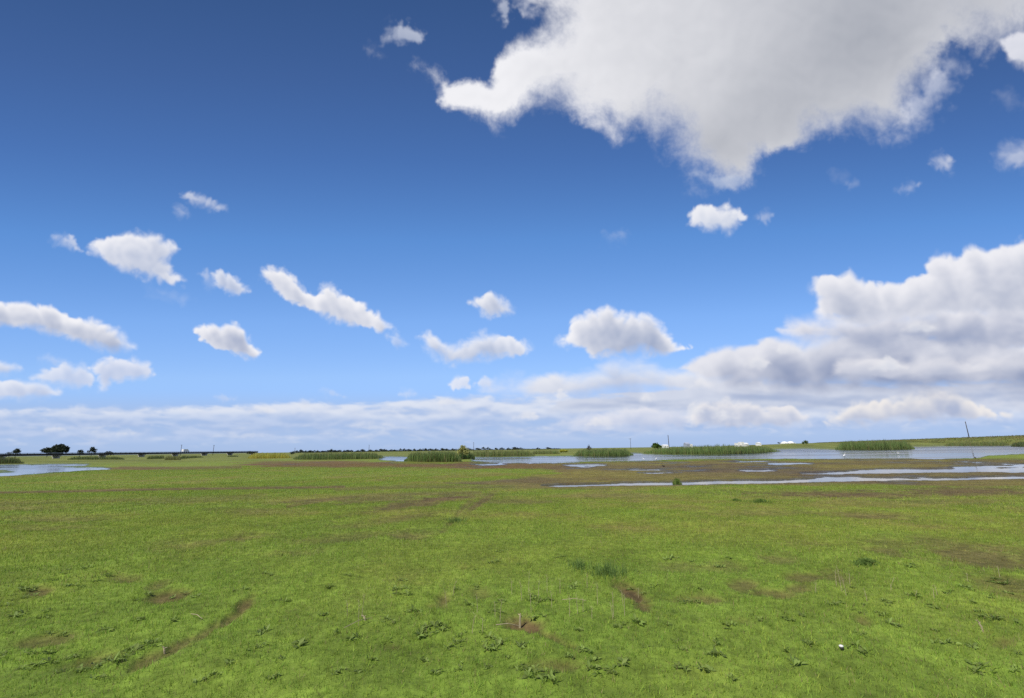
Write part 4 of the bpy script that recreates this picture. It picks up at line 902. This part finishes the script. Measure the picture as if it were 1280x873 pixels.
ZA = '45,460 85,440 130,435 190,405 230,380 255,365 320,360 265,425 300,430 170,520 60,540 500,480 520,550 550,455 700,450 870,445 920,440 990,380 1040,480 1070,485 1215,435 1250,600 1115,640 960,655 1050,700 205,600 240,610 380,590 520,655 490,665 110,680 180,675 205,715 250,700 330,745 360,725 430,715 440,690 145,720 280,690 540,660 15,680 1200,535 975,600 850,715 770,770 1010,770 1255,750 30,500 90,470 155,545 40,600 95,735 215,750 345,770 395,700 470,690 560,640 575,610 640,560 715,470 640,470 400,390 350,410'
ZB = '490,495 275,520 195,550 60,625 190,640 330,600 345,580 370,600 400,590 465,610 540,600 580,620 555,665 590,655 420,655 330,705 130,700 640,690 690,650 710,735 560,730 780,745 800,770 740,770 460,730 370,750 720,480 780,480 610,480 605,525 590,520 740,545 770,540 905,590 930,670 960,735 1070,570 1045,580 1120,562 785,597 1240,570 1150,455 1195,425 1245,325 525,430 240,435 615,295 575,340 520,365 820,320 375,370 1250,375 1275,630 1270,735 970,700 1070,710 1160,650 80,745 10,745 1090,440 880,430 680,345 445,440 265,460 235,405 40,385 870,690 310,610 355,565 385,575 295,520 755,485 800,478'
ZC = '10,490 65,485 75,350 40,335 80,440 300,550 175,585 195,570 410,555 465,540 555,495 605,490 640,430 670,525 735,525 765,535 800,575 480,645 485,640 665,655 390,670 20,665 105,680 130,680 135,640 445,720 100,740 190,765 685,605 950,510 960,595 1090,490 1080,440 1010,445 850,460 830,460 1180,415 1170,400 1160,470 1180,550 1090,655 1100,745 1255,740 1260,680 780,490 685,495 860,355 175,320 150,355 985,640 15,735 1225,455 1150,410 1200,420 1060,430 995,455 880,465 1110,520 1190,545'
def weeds(zone, X0, label, grp):
    for i, s in enumerate(zone.split()):
        a, b = map(float, s.split(',')); X, Y = X0+a/2.977, 590+b/2.977; p = on_ground(X, Y)
        o = link('broadleaf_weed', WM[rnd.randrange(8)], None, p); o.rotation_euler = (rnd.uniform(-.1, .1), rnd.uniform(-.1, .1), rnd.uniform(0, 6.28))
        k = rnd.choice((.6, .7, .8, .9, 1.0, 1.2))*rnd.uniform(.85, 1.15)*(1 if Y > 700 else 1.15); o.scale = (k, k, k*rnd.uniform(.8, 1.2)); tag(o, label, 'weed', grp)
weeds(ZA, 0, 'low broad-leaved weed among the weeds in the left third of the grassy foreground', 'weeds in the left third of the foreground')
weeds(ZB, 420, 'low broad-leaved weed among the weeds in the middle third of the grassy foreground', 'weeds in the middle third of the foreground')
weeds(ZC, 850, 'low broad-leaved weed among the weeds in the right third of the grassy foreground', 'weeds in the right third of the foreground')

def tuft(name, label, cat, X, Y, rx, ry, n, ht, w, c0, c1, lean=.25):
    """a stand of coarser grass: rx, ry its half size in photo pixels"""
    ctr = on_ground(X, Y); V = []; C = []
    t = NG.uniform(0, 2*np.pi, n); rr = np.minimum(np.abs(NG.normal(0, .45, n)), 1.1)
    P = np.array([tuple(ground(X+rx*r*math.cos(a), Y+ry*r*math.sin(a), ctr.z)) for r, a in zip(rr, t)])
    P[:, 2] = terrain(P[:, 0], P[:, 1])[0]
    h = ht*NG.uniform(.5, 1.15, n)*(1.1-.45*rr); la = NG.uniform(0, 6.28, n); ln = np.abs(NG.normal(0, lean, n))*h; an = NG.uniform(0, 3.14, n); ww = w*NG.uniform(.6, 1.2, n)*.5
    P = P-np.array(ctr); s = np.stack([np.cos(an)*ww, np.sin(an)*ww, 0*ww], -1); d = np.stack([np.cos(la)*ln, np.sin(la)*ln, h*0], -1); up = np.array((0, 0, 1.))
    m = P+d*.3+up*(h*.55)[:, None]; tp = P+d+up*h[:, None]
    V = np.stack([P-s, P+s, m+s*.8, m-s*.8, tp+s*.1, tp-s*.1], 1).reshape(-1, 3)
    cc = np.array(c0)+(np.array(c1)-np.array(c0))*NG.rand(n, 1); C = np.repeat(cc, 6, 0)
    i = np.arange(n)[:, None]*6; F = np.concatenate([i+np.array([[0, 1, 2, 3]]), i+np.array([[3, 2, 4, 5]])])
    tag(link(name, np_mesh(name, V, F, BLADE, C), None, ctr), label, cat)
BG0, BG1 = (.12, .20, .045), (.19, .27, .075)
tuft('grass_tuft', 'blue green tuft of taller grass above the dirt scar right of centre', 'grass tuft', 760, 718, 40, 10, 420, .12, .006, BG0, BG1, .5)
tuft('grass_tuft', 'smaller blue green grass tuft left of the larger blue green tuft', 'grass tuft', 724, 710, 26, 7, 200, .10, .006, BG0, BG1, .5)
tuft('grass_tuft', 'thin dark green streak of taller grass below the long puddle at right', 'grass tuft', 951, 628.5, 20, 1.8, 260, .11, .010, (.09, .16, .03), (.15, .22, .05))
tuft('grass_tuft', 'short dark grass patch left end of the green streak below the puddle', 'grass tuft', 920, 627, 12, 1.3, 120, .09, .010, (.09, .16, .03), (.15, .22, .05))
tuft('grass_tuft', 'faint blue green grass patch among the brown tracks left of centre', 'grass tuft', 570, 652, 28, 5, 240, .09, .010, BG0, BG1, .5)
tuft('grass_tuft', 'green plant clump growing in the middle of the long puddle', 'grass tuft', 846, 603.8, 6, 1.2, 420, .30, .035, (.13, .19, .035), (.20, .27, .06))
tuft('clover_patch', 'round flat patch of dark leafy clover in the right foreground', 'plant', 1082, 704.5, 17, 4.0, 500, .05, .02, (.11, .18, .035), (.18, .26, .06), .9)

STRAW = material('dry_straw', (.36, .30, .18), .8, noise=(30, .8, 1.15))
def stalk(X, Yb, Yt, bend, label, grp, rad=.0022):
    p = on_ground(X, Yb); h = height(p, X, Yt); m = MB(); b = bend*h
    m.tube([(0, 0, -.01), (b*.2, b*.1, h*.4), (b*.55, -b*.1, h*.75), (b, b*.1, h)], [rad*1.3, rad*1.1, rad*.9, rad*.5], 5)
    for k in range(2): z = h*(.7+.15*k); m.tube([(b*.5, 0, z), (b*.5+.02*(1-2*k), .01, z+h*.10)], [rad*.6, rad*.3], 4)
    o = m.build('dry_stalk', STRAW, None, p); tag(o, label, 'dry stalk', grp)
SC = [(661, 745, 713, .05), (664, 766, 735, -.04), (684, 741, 717, .02), (673, 748, 724, .1), (722, 768, 741, -.03), (729, 765, 747, .02), (747, 756, 728, .03), (767, 772, 739, .02), (766, 775, 752, -.1), (779, 758, 737, -.08), (781, 770, 742, .05), (734, 735, 716, .05), (652, 751, 727, -.06), (625, 778, 748, .12), (619, 772, 751, -.05),
      (590, 792, 764, .25), (597, 766, 742, -.1), (603, 790, 772, .05), (558, 758, 735, -.2), (566, 745, 722, .3), (640, 744, 722, -.06), (700, 742, 722, .05), (712, 771, 744, .04), (798, 748, 735, .1), (690, 760, 738, -.05), (740, 774, 757, .06), (448, 783, 748, -.05), (452, 772, 742, .1), (434, 771, 750, -.1)]
for s in SC: stalk(*s, 'thin pale dry stalk among the dry stalks standing in the centre foreground', 'dry stalks in the centre foreground', .0019)
SR = [(1052, 738, 706, -.05), (1046, 734, 712, .1), (1058, 745, 720, -.1), (1063, 733, 716, .1), (1114, 738, 722, .5), (1168, 748, 735, .1), (1172, 745, 731, -.1), (1145, 748, 738, .4), (1250, 722, 707, .05), (1210, 727, 716, .1), (1084, 752, 735, -.1), (1020, 742, 728, .2)]
for s in SR: stalk(*s, 'thin pale dry stalk among the dry stalks standing in the right foreground', 'dry stalks in the right foreground', .0019)
stalk(1229, 790, 775, -.35, 'thicker curved pale stalk at the far right of the foreground', None, .006)
stalk(650, 785, 767, .04, 'stout short brown stalk at the upper edge of the round dirt patch', None, .009)
stalk(457, 776, 769, -.9, 'short pale broken stalk lying tilted left of the centre stalks', None, .007)
stalk(206, 818, 808, -.5, 'pale bent twig standing above the diagonal dirt scar', None, .006)
def fallen(X0, Y0, X1, Y1, label, r=.003):
    a, b = on_ground(X0, Y0), on_ground(X1, Y1); m = MB(); d = b-a; m.tube([(0, 0, .03), tuple(d*.5+Vector((0, 0, .045))), tuple(d+Vector((0, 0, .03)))], [r, r, r*.6], 5)
    tag(m.build('straw', STRAW, None, a), label, 'straw')
fallen(703, 754, 733, 755, 'long horizontal straw lying across the grass in the centre')
fallen(620, 786, 650, 787.5, 'pale straw lying along the top edge of the round dirt patch', .004)
fallen(430, 790, 463, 777, 'slanting pale straw lying in the grass left of centre')
fallen(238, 772, 252, 778, 'short pale straw lying left of the diagonal dirt scar')

def pebble():
    p = on_ground(1052.5, 813.5); root = empty('pebble', p); tag(root, 'small white pebble with its underside shade painted dark in the right foreground grass', 'pebble')
    m = MB(); m.ball((0, 0, .030), (.016, .014, .009), 16, 10); m.build('white_top', material('white_pebble', (.66, .64, .60), .5, noise=(60, .85, 1.1)), root, smooth=True)
    m = MB(); m.ball((0, 0, .019), (.0155, .0135, .013), 16, 10); m.build('painted_shade', material('shade_paint', (.03, .028, .024), .8, noise=(60, .7, 1.3)), root, smooth=True)  # shade beneath the pebble, put in as a dark lower ball
pebble()
